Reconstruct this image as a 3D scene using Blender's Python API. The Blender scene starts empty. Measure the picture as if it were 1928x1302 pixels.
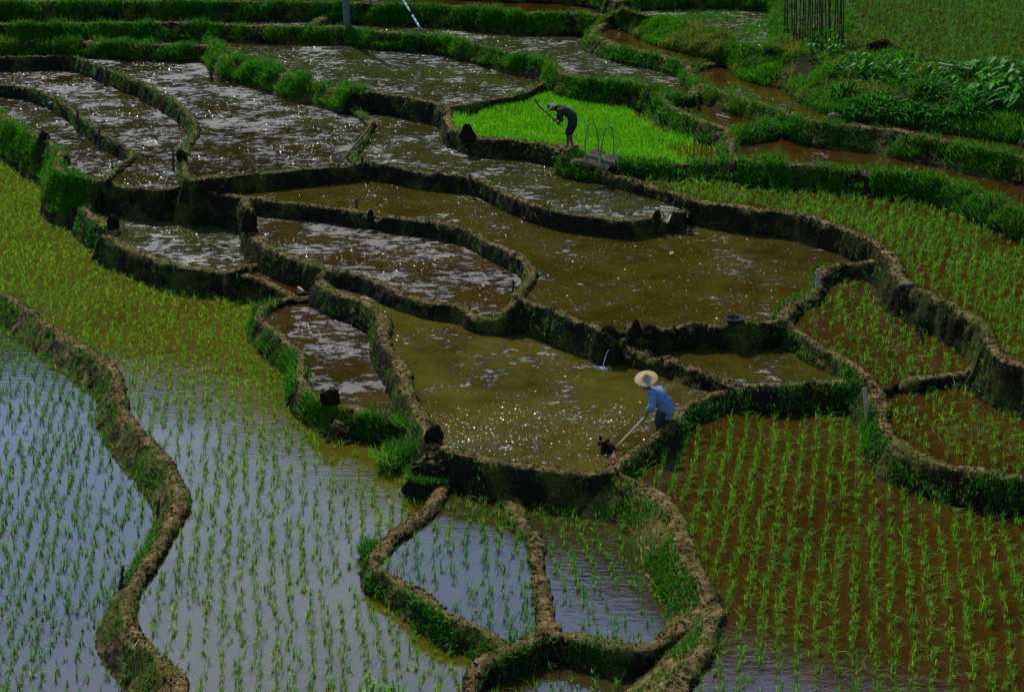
import bpy, bmesh, math, random
import numpy as np
from mathutils import Vector, Matrix, Euler

R = math.radians
rng = np.random.default_rng(7)
random.seed(7)
sc = bpy.context.scene
col = sc.collection

# ------------------------------------------------------------------ camera, sky, sun, exposure
FPX = 3160.0            # focal length in pixels of the 1928 wide photograph
PITCH = R(20.0)
CAMZ = 11.3
cam_d = bpy.data.cameras.new('camera'); cam = bpy.data.objects.new('camera', cam_d); col.objects.link(cam)
cam.location = (0, 0, CAMZ); cam.rotation_euler = (R(90) - PITCH, 0, 0)
cam_d.sensor_width = 36; cam_d.lens = 36 * FPX / 1928; cam_d.clip_start = .1; cam_d.clip_end = 3000
sc.camera = cam

SUN_AZ, SUN_EL = R(-22), R(50)       # azimuth measured from +Y towards +X
w = bpy.data.worlds.new('World'); sc.world = w; w.use_nodes = True
nt = w.node_tree; bg = nt.nodes['Background']
sky = nt.nodes.new('ShaderNodeTexSky'); sky.sky_type = 'NISHITA'; sky.sun_disc = False
sky.sun_elevation = SUN_EL; sky.sun_rotation = SUN_AZ
sky.air_density = 1.0; sky.dust_density = .5; sky.ozone_density = 2.0
tint = nt.nodes.new('ShaderNodeMix'); tint.data_type = 'RGBA'; tint.blend_type = 'MULTIPLY'; tint.inputs[0].default_value = 1; tint.inputs[7].default_value = (.80, .89, 1, 1)
nt.links.new(sky.outputs[0], tint.inputs[6]); nt.links.new(tint.outputs[2], bg.inputs[0]); bg.inputs[1].default_value = .145
sun_d = bpy.data.lights.new('sun', 'SUN'); sun = bpy.data.objects.new('sun', sun_d); col.objects.link(sun)
sun_d.energy = 3.3; sun_d.angle = R(.5); sun_d.color = (1, .95, .86)
sd = Vector((math.sin(SUN_AZ) * math.cos(SUN_EL), math.cos(SUN_AZ) * math.cos(SUN_EL), math.sin(SUN_EL)))
sun.rotation_euler = sd.to_track_quat('Z', 'Y').to_euler()
sc.view_settings.view_transform = 'Standard'; sc.view_settings.look = 'None'
sc.view_settings.exposure = .7; sc.view_settings.gamma = 1
sc.cycles.max_bounces = 6; sc.cycles.sample_clamp_direct = 20; sc.cycles.sample_clamp_indirect = 3
sc.cycles.use_denoising = True

# ------------------------------------------------------------------ helpers
CP, SP = math.cos(PITCH), math.sin(PITCH)
def ray(px, py):
    u = (px - 964.0) / FPX; v = (651.0 - py) / FPX
    return np.array([u, CP + v * SP, -SP + v * CP])
def at(px, py, z):
    d = ray(px, py); t = (z - CAMZ) / d[2]; return np.array([d[0] * t, d[1] * t, z])
def onY(px, py, Y):
    d = ray(px, py); t = Y / d[1]; return np.array([d[0] * t, Y, CAMZ + d[2] * t])
def project(p):
    p = np.asarray(p, float); x = p[..., 0]; y = p[..., 1]; z = p[..., 2] - CAMZ
    dep = y * CP - z * SP; up = y * SP + z * CP
    return 964 + FPX * x / dep, 651 - FPX * up / dep, dep

def tag(o, label=None, cat=None, group=None, kind=None):
    if label: o['label'] = label
    if cat: o['category'] = cat
    if group: o['group'] = group
    if kind: o['kind'] = kind
    return o
def link(name, me, mat=None, parent=None, smooth=False):
    o = bpy.data.objects.new(name, me); col.objects.link(o)
    if mat is not None:
        for m in (mat if isinstance(mat, (list, tuple)) else [mat]): me.materials.append(m)
    if parent is not None: o.parent = parent
    if smooth: me.polygons.foreach_set('use_smooth', [True] * len(me.polygons))
    return o
def mesh_np(name, V, F, smooth=False):
    """V (n,3), F list of arrays each (k,m) of equal-size faces"""
    me = bpy.data.meshes.new(name)
    V = np.asarray(V, np.float32)
    if not isinstance(F, list): F = [F]
    F = [np.asarray(f, np.int32) for f in F if len(f)]
    me.vertices.add(len(V)); me.vertices.foreach_set('co', V.ravel())
    nl = sum(f.size for f in F); npoly = sum(len(f) for f in F)
    me.loops.add(nl); me.polygons.add(npoly)
    me.loops.foreach_set('vertex_index', np.concatenate([f.ravel() for f in F]))
    st = []; s = 0
    for f in F:
        st.append(s + np.arange(len(f)) * f.shape[1]); s += f.size
    me.polygons.foreach_set('loop_start', np.concatenate(st).astype(np.int32))
    me.update(calc_edges=True)
    if smooth: me.polygons.foreach_set('use_smooth', np.ones(npoly, bool))
    me.validate(); return me
def empty(name, loc, rz=0):
    o = bpy.data.objects.new(name, None); col.objects.link(o); o.location = loc; o.rotation_euler = (0, 0, rz)
    o.empty_display_size = .2; return o

def _h(ix, iy, iz, seed):
    n = (ix * 73856093) ^ (iy * 19349663) ^ (iz * 83492791) ^ (seed * 2654435761 & 0x7fffffff)
    n = (n ^ (n >> 13)) * 1274126177 & 0x7fffffff
    n = (n ^ (n >> 16)) & 0x7fffffff
    return (n & 0xffff) / 32768.0 - 1
def vnoise(p, s=1.0, seed=0):
    p = np.asarray(p, float) / s; i = np.floor(p).astype(np.int64); f = p - i; f = f * f * (3 - 2 * f)
    x, y, z = i[..., 0], i[..., 1], i[..., 2]; fx, fy, fz = f[..., 0], f[..., 1], f[..., 2]
    r = 0
    for dx in (0, 1):
        for dy in (0, 1):
            for dz in (0, 1):
                wgt = (fx if dx else 1 - fx) * (fy if dy else 1 - fy) * (fz if dz else 1 - fz)
                r = r + wgt * _h(x + dx, y + dy, z + dz, seed)
    return r
def n3(x, y, z=0.0):
    return np.stack([x, y, np.zeros_like(x) + z], -1)

# ------------------------------------------------------------------ material builder
class N:
    def __init__(s, name):
        s.m = bpy.data.materials.new(name); s.m.use_nodes = True; s.t = s.m.node_tree
        s.b = s.t.nodes['Principled BSDF']; s.out = s.t.nodes['Material Output']
        tc = s.t.nodes.new('ShaderNodeNewGeometry'); s.geo = tc; s.pos = tc.outputs['Position']
    def n(s, typ, **k):
        nd = s.t.nodes.new('ShaderNode' + typ)
        for a, v in k.items():
            if a in nd.inputs.keys() if False else False: pass
            setattr(nd, a, v)
        return nd
    def l(s, a, b): s.t.links.new(a, b)
    def noise(s, scale, detail=4, rough=.6, vec=None, stretch=None, dist=0.0):
        nd = s.n('TexNoise'); nd.inputs['Scale'].default_value = scale; nd.inputs['Detail'].default_value = detail
        nd.inputs['Roughness'].default_value = rough; nd.inputs['Distortion'].default_value = dist
        v = vec or s.pos
        if stretch:
            mp = s.n('Mapping'); mp.inputs['Scale'].default_value = stretch; s.l(v, mp.inputs[0]); v = mp.outputs[0]
        s.l(v, nd.inputs['Vector']); return nd.outputs['Fac']
    def voro(s, scale, stretch=None, feature='F1', out='Distance'):
        nd = s.n('TexVoronoi'); nd.feature = feature; nd.inputs['Scale'].default_value = scale; v = s.pos
        if stretch:
            mp = s.n('Mapping'); mp.inputs['Scale'].default_value = stretch; s.l(v, mp.inputs[0]); v = mp.outputs[0]
        s.l(v, nd.inputs['Vector']); return nd.outputs[out]
    def ramp(s, fac, stops):
        nd = s.n('ValToRGB'); e = nd.color_ramp.elements
        while len(e) < len(stops): e.new(.5)
        for i, (p, c) in enumerate(stops):
            e[i].position = p; e[i].color = (c, c, c, 1) if not hasattr(c, '__len__') else (*c, 1)
        s.l(fac, nd.inputs[0]); return nd.outputs[0]
    def mix(s, fac, a, b):
        nd = s.n('Mix'); nd.data_type = 'RGBA'
        if isinstance(fac, (int, float)): nd.inputs[0].default_value = fac
        else: s.l(fac, nd.inputs[0])
        for k, v in ((6, a), (7, b)):
            if hasattr(v, 'is_linked') or hasattr(v, 'links'): s.l(v, nd.inputs[k])
            else: nd.inputs[k].default_value = (*v, 1)
        return nd.outputs[2]
    def math(s, op, a, b=None):
        nd = s.n('Math'); nd.operation = op
        for k, v in ((0, a), (1, b)):
            if v is None: continue
            if isinstance(v, (int, float)): nd.inputs[k].default_value = v
            else: s.l(v, nd.inputs[k])
        return nd.outputs[0]
    def bump(s, h, strength, dist, prev=None):
        nd = s.n('Bump'); nd.inputs['Strength'].default_value = strength; nd.inputs['Distance'].default_value = dist
        s.l(h, nd.inputs['Height'])
        if prev is not None: s.l(prev, nd.inputs['Normal'])
        return nd.outputs[0]
    def set(s, color=None, rough=None, normal=None, spec=None, ior=None, metal=None):
        for k, v in (('Base Color', color), ('Roughness', rough), ('Normal', normal), ('Specular IOR Level', spec), ('IOR', ior), ('Metallic', metal)):
            if v is None: continue
            i = s.b.inputs[k]
            if isinstance(v, (int, float)): i.default_value = v
            elif isinstance(v, tuple): i.default_value = (*v, 1)
            else: s.l(v, i)
        return s

def plain(name, c, rough=.7, var=.35, scale=12, bump=.0):
    k = N(name); f = k.noise(scale, 5)
    d = tuple(x * (1 - var) for x in c); b = tuple(min(1, x * (1 + var)) for x in c)
    k.set(k.ramp(f, [(.3, d), (.7, b)]), rough, spec=.22)
    if bump: k.set(normal=k.bump(k.noise(scale * 3, 4), bump, .02))
    return k.m

def earth_mat():
    k = N('bund_earth')
    big = k.noise(1.3, 4); mid = k.noise(7, 5, .65); fine = k.noise(40, 5, .7)
    dry = k.ramp(k.math('ADD', k.math('MULTIPLY', mid, .6), k.math('MULTIPLY', k.noise(3.2, 3), .4)), [(.38, (.022, .013, .004)), (.5, (.13, .084, .026)), (.64, (.25, .175, .065))])
    wet = k.ramp(mid, [(.3, (.006, .004, .002)), (.7, (.019, .012, .005))])  # damp side faces, albedo lowered further so their shade is painted in
    moss = k.ramp(fine, [(.3, (.03, .038, .004)), (.7, (.10, .12, .012))])
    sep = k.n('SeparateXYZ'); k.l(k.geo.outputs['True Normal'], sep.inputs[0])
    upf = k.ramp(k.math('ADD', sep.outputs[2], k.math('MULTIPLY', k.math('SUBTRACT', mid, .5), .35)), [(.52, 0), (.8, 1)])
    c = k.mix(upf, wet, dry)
    mossf = k.ramp(k.math('ADD', k.math('MULTIPLY', big, .65), k.math('MULTIPLY', fine, .35)), [(.5, 0), (.6, .8)])
    c = k.mix(mossf, c, moss)
    crack = k.ramp(k.noise(14, 2, .5, dist=1.5), [(.36, 0), (.46, 1)])
    c = k.mix(k.math('MULTIPLY', k.math('SUBTRACT', 1, crack), .55), c, (.02, .014, .007))
    h = k.math('ADD', k.math('MULTIPLY', fine, .5), k.math('ADD', k.math('MULTIPLY', mid, 1.0), k.math('MULTIPLY', crack, .35)))
    k.set(c, .9, k.bump(h, 1.0, .06), .08); return k.m

def water_mat(name, c1, c2, c3=None, clod=0.0, ripple=.25, rip_scale=9, lo=.45, hi=.6, csc=16, cstr=1.0, cd=.03, cdet=5, weed=0.0, rough=.06, crough=.34):
    """opaque silty water: brown body colour, mirror-like top, patches of broken mud and weed standing in it"""
    k = N(name)
    big = k.noise(.55, 4, .6, dist=.6); mid = k.noise(3.2, 5, .65, stretch=(.7, 1.0, 1)); 
    c = k.mix(k.ramp(k.math('ADD', k.math('MULTIPLY', big, .6), k.math('MULTIPLY', mid, .4)), [(.38, 0), (.62, 1)]), c1, c2)
    r1 = k.noise(rip_scale, 2, .5, stretch=(.55, 1.5, 1)); r2 = k.noise(rip_scale * 3.3, 2, .5, stretch=(.6, 1.4, 1))
    calm = k.ramp(k.noise(.35, 2), [(.4, .25), (.62, 1)])
    h = k.math('MULTIPLY', k.math('ADD', r1, k.math('MULTIPLY', r2, .3)), calm)
    nrm = k.bump(h, ripple, .04)
    rg = rough
    if clod > 0:
        m = k.math('ADD', k.math('MULTIPLY', k.noise(.7, 2, .5), .33), k.math('MULTIPLY', k.noise(5.4, 8, .76, stretch=(.62, 1, 1), dist=.4), .67))
        mask = k.ramp(m, [(lo, 0), (hi, clod)])
        cl = k.noise(csc, cdet, .6, stretch=(1, .75, 1)); fine = k.noise(csc * 3, 3, .7, stretch=(1, .8, 1))
        hh = k.math('MULTIPLY', k.math('ADD', cl, k.math('MULTIPLY', fine, .35)), mask)
        nrm = k.bump(hh, cstr, cd, nrm)
        c = k.mix(k.math('MULTIPLY', mask, .5), c, c3 or tuple(x * .5 for x in c1))
        if weed > 0:
            wm = k.ramp(k.noise(22, 4, .8), [(.52, 0), (.62, weed)])
            c = k.mix(k.math('MULTIPLY', wm, k.ramp(k.noise(1.6, 3), [(.4, .1), (.6, 1)])), c, (.045, .085, .012))
        rg = k.ramp(mask, [(0, rough), (1, crough)])
    k.set(c, rg, nrm, .5, 1.75); return k.m

def blade_mat(name, dark, light, trans=.55, yellow=None):
    k = N(name); nt = k.t
    r = k.geo.outputs['Random Per Island']
    stops = [(0, dark), (.75, light)] + ([(1, yellow)] if yellow else [])
    c = k.ramp(r, stops)
    pn = k.noise(.9, 3)
    c = k.mix(k.ramp(pn, [(.4, 0), (.62, .45)]), c, dark)
    k.set(c, .5, spec=.18)
    tr = k.n('BsdfTranslucent'); g = k.n('Gamma'); g.inputs[1].default_value = .95; k.l(c, g.inputs[0]); k.l(g.outputs[0], tr.inputs[0])
    mx = k.n('MixShader'); mx.inputs[0].default_value = trans
    k.l(k.b.outputs[0], mx.inputs[1]); k.l(tr.outputs[0], mx.inputs[2]); k.l(mx.outputs[0], k.out.inputs[0])
    return k.m

M = {}
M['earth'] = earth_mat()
M['darkearth'] = plain('dark_hillside_soil', (.02, .017, .006), 1, .5, 9, .8)
M['darkearth'].node_tree.nodes['Principled BSDF'].inputs['Specular IOR Level'].default_value = .03
M['mudlump'] = plain('wet_mud', (.012, .008, .004), .95, .6, 25, .8)
M['mudlump'].node_tree.nodes['Principled BSDF'].inputs['Specular IOR Level'].default_value = .05
M['grass'] = blade_mat('bank_grass_blades', (.012, .075, .002), (.045, .24, .004), .5, (.12, .24, .01))
M['drygrass'] = blade_mat('yellowing_grass_blades', (.05, .09, .008), (.13, .17, .015), .5, (.28, .2, .03))
M['rice'] = blade_mat('rice_blades', (.045, .17, .003), (.10, .31, .007), .5, (.22, .34, .02))
M['ricedark'] = blade_mat('dense_rice_blades', (.02, .09, .003), (.06, .22, .008), .5)
M['riceyellow'] = blade_mat('yellow_green_rice_blades', (.07, .19, .003), (.17, .36, .006), .52, (.3, .38, .02))
M['nursery'] = blade_mat('nursery_rice_blades', (.05, .23, .003), (.12, .42, .005), .6, (.2, .5, .01))
M['weed'] = blade_mat('water_weed', (.02, .05, .004), (.06, .13, .012), .4, (.12, .12, .03))

W = {}
W['low'] = dict(c1=(.022, .015, .004), c2=(.034, .025, .007), ripple=.05, rip_scale=7)
W['left'] = dict(c1=(.042, .033, .003), c2=(.068, .055, .005), ripple=.045, rip_scale=10)
W['right'] = dict(c1=(.024, .011, .0015), c2=(.042, .021, .003), ripple=.06, rip_scale=8, clod=.5, lo=.62, hi=.65, csc=16, cd=.03)
W['silver'] = dict(c1=(.016, .009, .001), c2=(.034, .024, .003), clod=1.0, lo=.51, hi=.53, ripple=.06, csc=26, cd=.04, cdet=4, crough=.34)
W['glit'] = dict(c1=(.024, .012, .0015), c2=(.048, .030, .004), clod=1.0, lo=.50, hi=.525, ripple=.06, csc=24, cd=.04, cdet=4, crough=.38)
W['glit2'] = dict(c1=(.02, .015, .002), c2=(.038, .03, .004), clod=1.0, lo=.52, hi=.545, ripple=.08, csc=16, cd=.04, cdet=4, weed=.8)
W['olive'] = dict(c1=(.024, .014, .001), c2=(.050, .036, .003), clod=1.0, lo=.565, hi=.59, ripple=.06, csc=16, cd=.04, cdet=4, weed=.6)
W['mid'] = dict(W['olive'], c1=(.034, .023, .002), c2=(.072, .056, .007))
W['brown'] = dict(c1=(.026, .010, .001), c2=(.045, .021, .002), clod=.9, lo=.57, hi=.595, ripple=.06, csc=14, cd=.04)
WM = {k: water_mat('paddy_water_' + k, **v) for k, v in W.items()}
WM['bank'] = M['darkearth']

# ------------------------------------------------------------------ the terraces: water levels and traced bunds
# name: (pixel seed x, y, level, water material, words)
PAD = dict(
 P0=(1080, 1340, -.96, 'low', 'sky-reflecting paddy under the fan of bunds at the bottom edge'),
 P1=(60, 950, -1.30, 'low', 'blue sky-reflecting paddy in the bottom left corner'),
 P2=(450, 900, -.95, 'left', 'large curving paddy sweeping from upper left to bottom centre'),
 P3=(850, 1060, -.70, 'low', 'left fan-shaped paddy'),
 P4=(1120, 1100, -.68, 'low', 'right fan-shaped paddy'),
 P5=(620, 660, -.60, 'glit', 'small oblong glittering paddy'),
 P6=(900, 720, -.22, 'mid', 'olive muddy paddy the blue-shirted farmer stands in'),
 P7=(1550, 1000, -.42, 'right', 'wide brown paddy at lower right'),
 P8=(1250, 500, .32, 'olive', 'wide muddy paddy in the middle'),
 P9=(850, 300, .62, 'glit2', 'weedy paddy below the green nursery bed'),
 P10=(330, 450, -.40, 'glit2', 'small weedy paddy above the long dark bund at left'),
 P11=(1350, 670, -.04, 'olive', 'small muddy triangle beyond the blue-shirted farmer'),
 P12=(740, 500, .06, 'glit', 'long glittering brown paddy left of centre'),
 P13=(535, 527, -.42, 'brown', 'tiny brown puddle between bunds'),
 P14=(1650, 620, .18, 'right', 'small brown paddy with sparse rice at right'),
 P15=(1800, 790, .04, 'right', 'brown rice paddy at the right edge'),
 P16=(1500, 370, .78, 'right', 'long rice paddy curving along the right'),
 P17=(1520, 285, 1.25, 'brown', 'narrow red-brown strip above the long grassy bund'),
 P18=(700, 130, 1.12, 'glit2', 'wide weedy paddy in the shadow of the pole'),
 P19=(1130, 110, 1.55, 'glit2', 'upper weedy paddy behind the grassy bank'),
 PG=(1080, 230, 1.0, 'brown', 'nursery bed water'),
 PL1=(130, 240, 0.0, 'silver', 'small glittering paddy at the left edge'),
 PL2=(210, 200, .28, 'silver', 'crescent glittering paddy at upper left'),
 PL4=(450, 220, .65, 'silver', 'broad silvery glittering paddy at upper left'),
 PL6=(300, 78, 1.05, 'silver', 'thin bright water strip behind the grass bank at upper left'),
 PL7=(400, 43, 1.6, 'silver', 'thin strip of water near the top left'),
 P20=(900, 11, 2.15, 'brown', 'red-brown strip at the top edge'),
 P21=(1200, 80, 1.9, 'brown', 'narrow brown channel under the yellow grass'),
 P22=(1420, 178, 1.7, 'brown', 'amber ditch below the weedy hillside'),
 P23=(1320, 205, 1.4, 'brown', 'small brown pool beside the footpath bund'),
 P24=(1380, 50, 2.3, 'glit2', 'grassy pool at the top right'),
 P25=(1800, 40, 2.65, 'right', 'dense rice field in the top right corner'),
 P26=(1300, -40, 2.6, 'bank', 'bank above the grassy pool'),
 P27=(1520, 5, 2.6, 'bank', 'grassy shelf behind the bamboo canes'),
)
# bunds: pts (px,py[,z]) ; z ; hw half width ; bat batter ; grass: gT top, gL/gR faces (blades per m2), gh height ; notch (px,py,half length m,depth)
BU = []
def bund(name, label, pts, z, hw=.13, bat=.3, gT=25, gL=60, gR=120, gh=.09, notch=(), kind='grass', rough=1.0, batL=None):
    P = []
    for p in pts: P.append([p[0], p[1], p[2] if len(p) > 2 else None])
    # interpolate missing z between given ones; default z
    if all(p[2] is None for p in P):
        for p in P: p[2] = z
    else:
        for i, p in enumerate(P):
            if p[2] is None:
                a = next((j for j in range(i - 1, -1, -1) if P[j][2] is not None), None)
                b = next((j for j in range(i + 1, len(P)) if pts[j][2:] ), None)
                if a is None or b is None: p[2] = z
                else: p[2] = P[a][2] + (P[b][2] - P[a][2]) / (b - a)
    BU.append(dict(name=name, label=label, P=P, hw=hw, bat=bat, batL=batL if batL else bat, gT=gT, gL=gL, gR=gR, gh=gh, notch=notch, kind=kind, rough=rough))
XB = []      # barrier-only joins
def join(*pts): XB.append([at(*p) for p in pts])

bund('A', 'long snaking mud bund between the bottom left paddy and the big curving paddy',
 [(-320,440),(-150,490),(0,552),(26,565),(52,582),(73,600),(104,620),(144,645),(170,662),(204,682),(219,705),(222,728),(223,745),(230,763),(240,786),(256,807),(282,833),(303,857),(324,885),(337,914),(339,940),(332,962),(322,985),(308,1009),(290,1040),(269,1072),(251,1098),(238,1129),(238,1158),(248,1184),(269,1210),(295,1234),(321,1257),(332,1283),(325,1320),(300,1420),(290,1560),(290,1900)], -.84, hw=.14, bat=.8, batL=.4, gT=35, gL=120, gR=300, gh=.07, notch=[(230,768,.12,.06)])
bund('B', 'grassy bund below the small glittering paddy at the left edge',
 [(-320,60),(-150,140),(0,214),(26,230),(65,253),(100,272),(115,285),(108,302),(112,320),(157,334),(193,340,.38)], .12, hw=.16, bat=.35, gT=200, gR=1200, gL=200, gh=.13)
BU[-1]['P'][0][2] = .12
bund('C', 'short crumbling bund below the end of the crescent paddy',
 [(193,340,.38),(188,356,.15),(172,374,-.1),(162,396,-.3),(185,414,-.3),(213,431,-.3),(193,445,-.3)], -.3, hw=.17, bat=.4, gT=60, gR=300, gL=150, notch=[(203,440,.3,.12)])
bund('D', 'long dark-faced bund holding the small weedy paddy above the curving paddy',
 [(193,445),(209,448),(235,462),(274,479),(313,495),(366,505),(405,509),(444,514),(483,524),(520,540),(545,552),(569,558,-.48)], -.3, hw=.15, bat=.18, gT=60, gR=60, gL=120)
bund('D2', 'low bund between the weedy paddy and the tiny puddle', [(430,513,-.3),(450,505,-.3),(483,498,-.3),(520,492,-.2),(545,482,.1)], -.3, hw=.13, gT=200, gR=300)
bund('E', 'looping bund round the left side of the small oblong paddy',
 [(603,545,-.3),(592,553,-.42),(569,558,-.48),(532,563),(501,576),(487,594),(511,617),(545,648),(564,666),(567,687),(567,713),(579,731),(595,744),(625,763),(663,768),(702,774),(741,779),(765,779,-.45),(790,778,-.3)], -.5, hw=.13, bat=.45, gT=70, gR=1100, gL=60, gh=.13)
bund('F', 'sinuous cracked bund between the small oblong paddy and the olive paddy',
 [(612,508,.12),(603,526,-.05),(621,542,-.1),(650,555),(678,565),(710,584),(723,607),(721,628),(728,652),(746,674),(759,697),(764,729),(778,752),(791,776),(801,802),(810,830),(825,843,-.1)], -.1, hw=.16, bat=.3, gT=40, gR=110, gL=60)
bund('G', 'dark-faced bund along the lower edge of the olive paddy',
 [(810,832),(845,846),(898,859),(945,870),(963,873),(999,878),(1038,883),(1077,887),(1117,893),(1153,884)], -.1, hw=.15, bat=.2, gT=60, gR=110, gL=60)
bund('H', 'curving bund from the red-labelled bottle up to the row of grass clumps',
 [(1153,884,-.12),(1177,859),(1208,838),(1247,812),(1273,789),(1286,768),(1325,750,-.12),(1365,735,-.09),(1417,727,0.),(1443,725,.05),(1467,726,.06),(1519,721,.06),(1572,718,.06),(1605,712,.1),(1626,703,.24)], -.12, hw=.12, bat=.4, gT=25, gR=420, gL=60, gh=.1)
bund('I', 'rough clodded bund with dark face behind the blue-shirted farmer',
 [(1130,622,.42),(1140,640,.2),(1150,648,.1),(1182,653,.08),(1216,661,.08),(1231,668,.08),(1260,676,.08),(1299,690,.08),(1338,703,.06),(1375,721,.0),(1395,731,-.04)], .08, hw=.15, bat=.2, gT=30, gR=60, notch=[(1231,670,.18,.12)], rough=2.2)
bund('J', 'winding bund between the muddy triangle and the right-hand rice paddies',
 [(1662,481,.68),(1642,490,.58),(1611,496,.46),(1572,500,.45),(1548,509,.45),(1540,530,.42),(1530,552,.36),(1493,571,.36),(1478,589,.38),(1475,604,.38),(1496,623,.3),(1527,641,.28),(1555,658,.27),(1585,674,.26),(1624,700,.26),(1642,718,.25),(1653,741,.2),(1661,768,.16),(1664,797,.14),(1678,820,.13),(1710,844,.13),(1767,867,.13),(1820,880,.13),(1872,891,.13),(1928,899,.13),(2080,935,.13),(2300,980,.13)], .28, hw=.15, bat=.4, gT=60, gR=700, gL=60, gh=.1, rough=1.3)
bund('K', 'grassy bund closing the fan of paddies at the bottom',
 [(850,1900,-.9),(850,1560,-.9),(860,1420,-.88),(880,1330,-.85),(887,1288,-.82),(893,1262,-.75),(911,1244,-.68),(945,1224,-.62),(991,1205),(1025,1193),(1077,1195),(1130,1206),(1182,1217),(1221,1217),(1242,1207,-.58),(1262,1190,-.5),(1300,1170,-.4)], -.6, hw=.14, bat=.3, gT=60, gL=150, gR=650, gh=.09)
bund('L', 'bund running down the left side of the fan and back to its point',
 [(846,870,-.35),(843,893,-.6),(832,917),(814,946),(790,970),(765,990),(741,1007),(720,1028),(708,1045),(706,1058),(712,1071),(731,1079),(762,1099),(793,1120),(832,1150),(872,1171),(911,1189),(950,1214,-.62)], -.65, hw=.13, bat=.5, gT=40, gL=60, gR=800, gh=.12, notch=[(706,1058,.16,.1)])
bund('N', 'broad footworn bund with a weedy inner slope right of the fan',
 [(1153,884,-.12),(1177,901,-.2),(1208,914,-.27),(1234,930),(1255,948),(1272,975),(1281,1001),(1292,1035),(1310,1066),(1326,1098),(1336,1129),(1340,1160),(1333,1197),(1318,1231),(1297,1259),(1279,1285),(1250,1335),(1180,1420),(1090,1560),(1050,1900)], -.3, hw=.17, bat=1.25, batL=.3, gT=40, gL=160, gR=850, gh=.08)
bund('O', 'mud bund splitting the fan into two paddies',
 [(962,874,-.12),(957,912,-.5),(966,950,-.6),(976,967,-.6),(985,985,-.6),(1000,997,-.6),(1010,1009),(1012,1040),(1017,1080),(1023,1119),(1027,1150),(1030,1185),(1026,1196)], -.6, hw=.15, bat=.35, gT=50, gL=150, gR=420, gh=.08, notch=[(993,992,.13,.1)])
bund('R', 'low mud bund with a breach along the near edge of the wide muddy paddy',
 [(971,560),(999,568),(1051,586),(1077,597),(1117,610),(1130,618),(1148,622),(1168,621),(1187,612),(1208,615),(1255,618),(1273,612),(1352,611),(1404,611),(1460,608),(1477,603)], .42, hw=.12, bat=.2, gT=30, gR=50, notch=[(1170,620,.2,.18)], rough=1.6)
bund('S', 'long dark-walled bund curving down past the glittering brown paddy',
 [(193,340,.38),(209,343,.38),(248,351,.38),(287,357,.38),(334,350,.42),(352,346,.5),(379,354,.46),(405,362,.42),(428,367,.42),(480,373,.42),(532,380,.42),(597,387,.42),(650,394,.42),(689,399,.42),(705,402,.42),(723,406,.42),(793,414,.42),(845,423,.42),(885,435,.42),(924,456,.42),(963,474,.42),(986,487,.42),(999,508,.42),(994,529,.42),(978,548,.42),(971,560,.42)], .42, hw=.14, bat=.12, gT=40, gR=40, notch=[(706,404,.25,.16)])
bund('T', 'bund along the lower edge of the glittering brown paddy',
 [(462,374,.42),(470,405,.17),(470,430,.16),(483,446,.16),(506,464),(545,482),(584,494),(616,504),(650,511),(702,526),(741,545),(793,563),(832,572),(868,577),(887,590,.08),(915,598,.08),(937,598,.1),(950,585,.25),(968,566,.40)], .16, hw=.15, bat=.25, gT=70, gR=60)
bund('U', 'dark bund stretching from the left paddies to the bamboo spout',
 [(355,338,.74),(379,337,.74),(480,327,.74),(584,317,.74),(650,312,.74),(678,306,.74),(702,307,.74),(754,316,.74),(775,322,.72),(845,330,.72),(887,334,.72),(924,349,.72),(963,367,.72),(1012,387,.72),(1064,401,.72),(1143,411,.72),(1182,415,.72),(1221,409,.72),(1237,404,.72),(1250,404,.72),(1273,399,.76),(1292,394,.84)], .72, hw=.13, bat=.15, gT=60, gR=35, notch=[(1250,404,.15,.15)])
bund('V', 'high bare bund sweeping along the near side of the long right-hand rice paddy',
 [(1066,305,.96),(1075,309,.9),(1104,316),(1143,327),(1195,341),(1247,355),(1299,372),(1352,383),(1417,393),(1460,397),(1493,402),(1559,419),(1611,437),(1658,463),(1679,484),(1685,503),(1695,522),(1733,546),(1780,568),(1833,597),(1858,618),(1863,645),(1885,669),(1928,687),(2060,740),(2300,820)], .88, hw=.16, bat=.2, gT=40, gR=80, gL=60, notch=[(1718,540,.2,.08)], rough=1.3)
bund('X', 'short bund between the two small rice paddies at right', [(1690,730,.1),(1715,714,.24),(1754,708,.24),(1814,701,.26),(1846,676,.5),(1858,655,.85)], .25, hw=.13, gT=30, gR=80)
bund('AA', 'thin bund between the small glittering paddy and the crescent paddy at upper left',
 [(-320,110),(-150,140),(0,159),(39,163),(78,174),(104,186),(125,199),(157,223),(196,252),(235,276),(248,292),(232,308),(208,327),(193,340)], .38, hw=.11, bat=.2, gT=60, gR=80, notch=[(93,180,.14,.1)])
bund('BB', 'mossy bund between the crescent paddy and the silvery paddy',
 [(-320,112),(-150,110),(0,108),(78,106),(130,105),(157,112),(196,128),(235,143),(274,160),(300,174),(339,198),(360,219),(368,237),(364,255),(350,275),(347,305),(352,336)], .74, hw=.11, bat=.25, gT=120, gR=110, notch=[(352,290,.1,.1)])
bund('CC', 'grass-covered bank behind the silvery paddy at upper left', [(-320,86),(-150,82),(0,80),(78,77),(157,78),(261,83),(330,85),(396,86)], 1.16, hw=.18, bat=.5, gT=600, gR=1300, gL=300, gh=.17)
bund('DD', 'long grass-topped bank crossing under the concrete pole',
 [(-320,48),(-150,47),(0,46),(130,44),(340,42),(480,48),(579,50),(655,51),(715,60),(780,64),(838,69),(885,80),(950,97),(1000,108),(1038,118),(1050,130),(1077,143),(1127,151),(1195,157),(1242,167)], 1.68, hw=.16, bat=.55, gT=120, gR=1500, gL=150, gh=.17)
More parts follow.
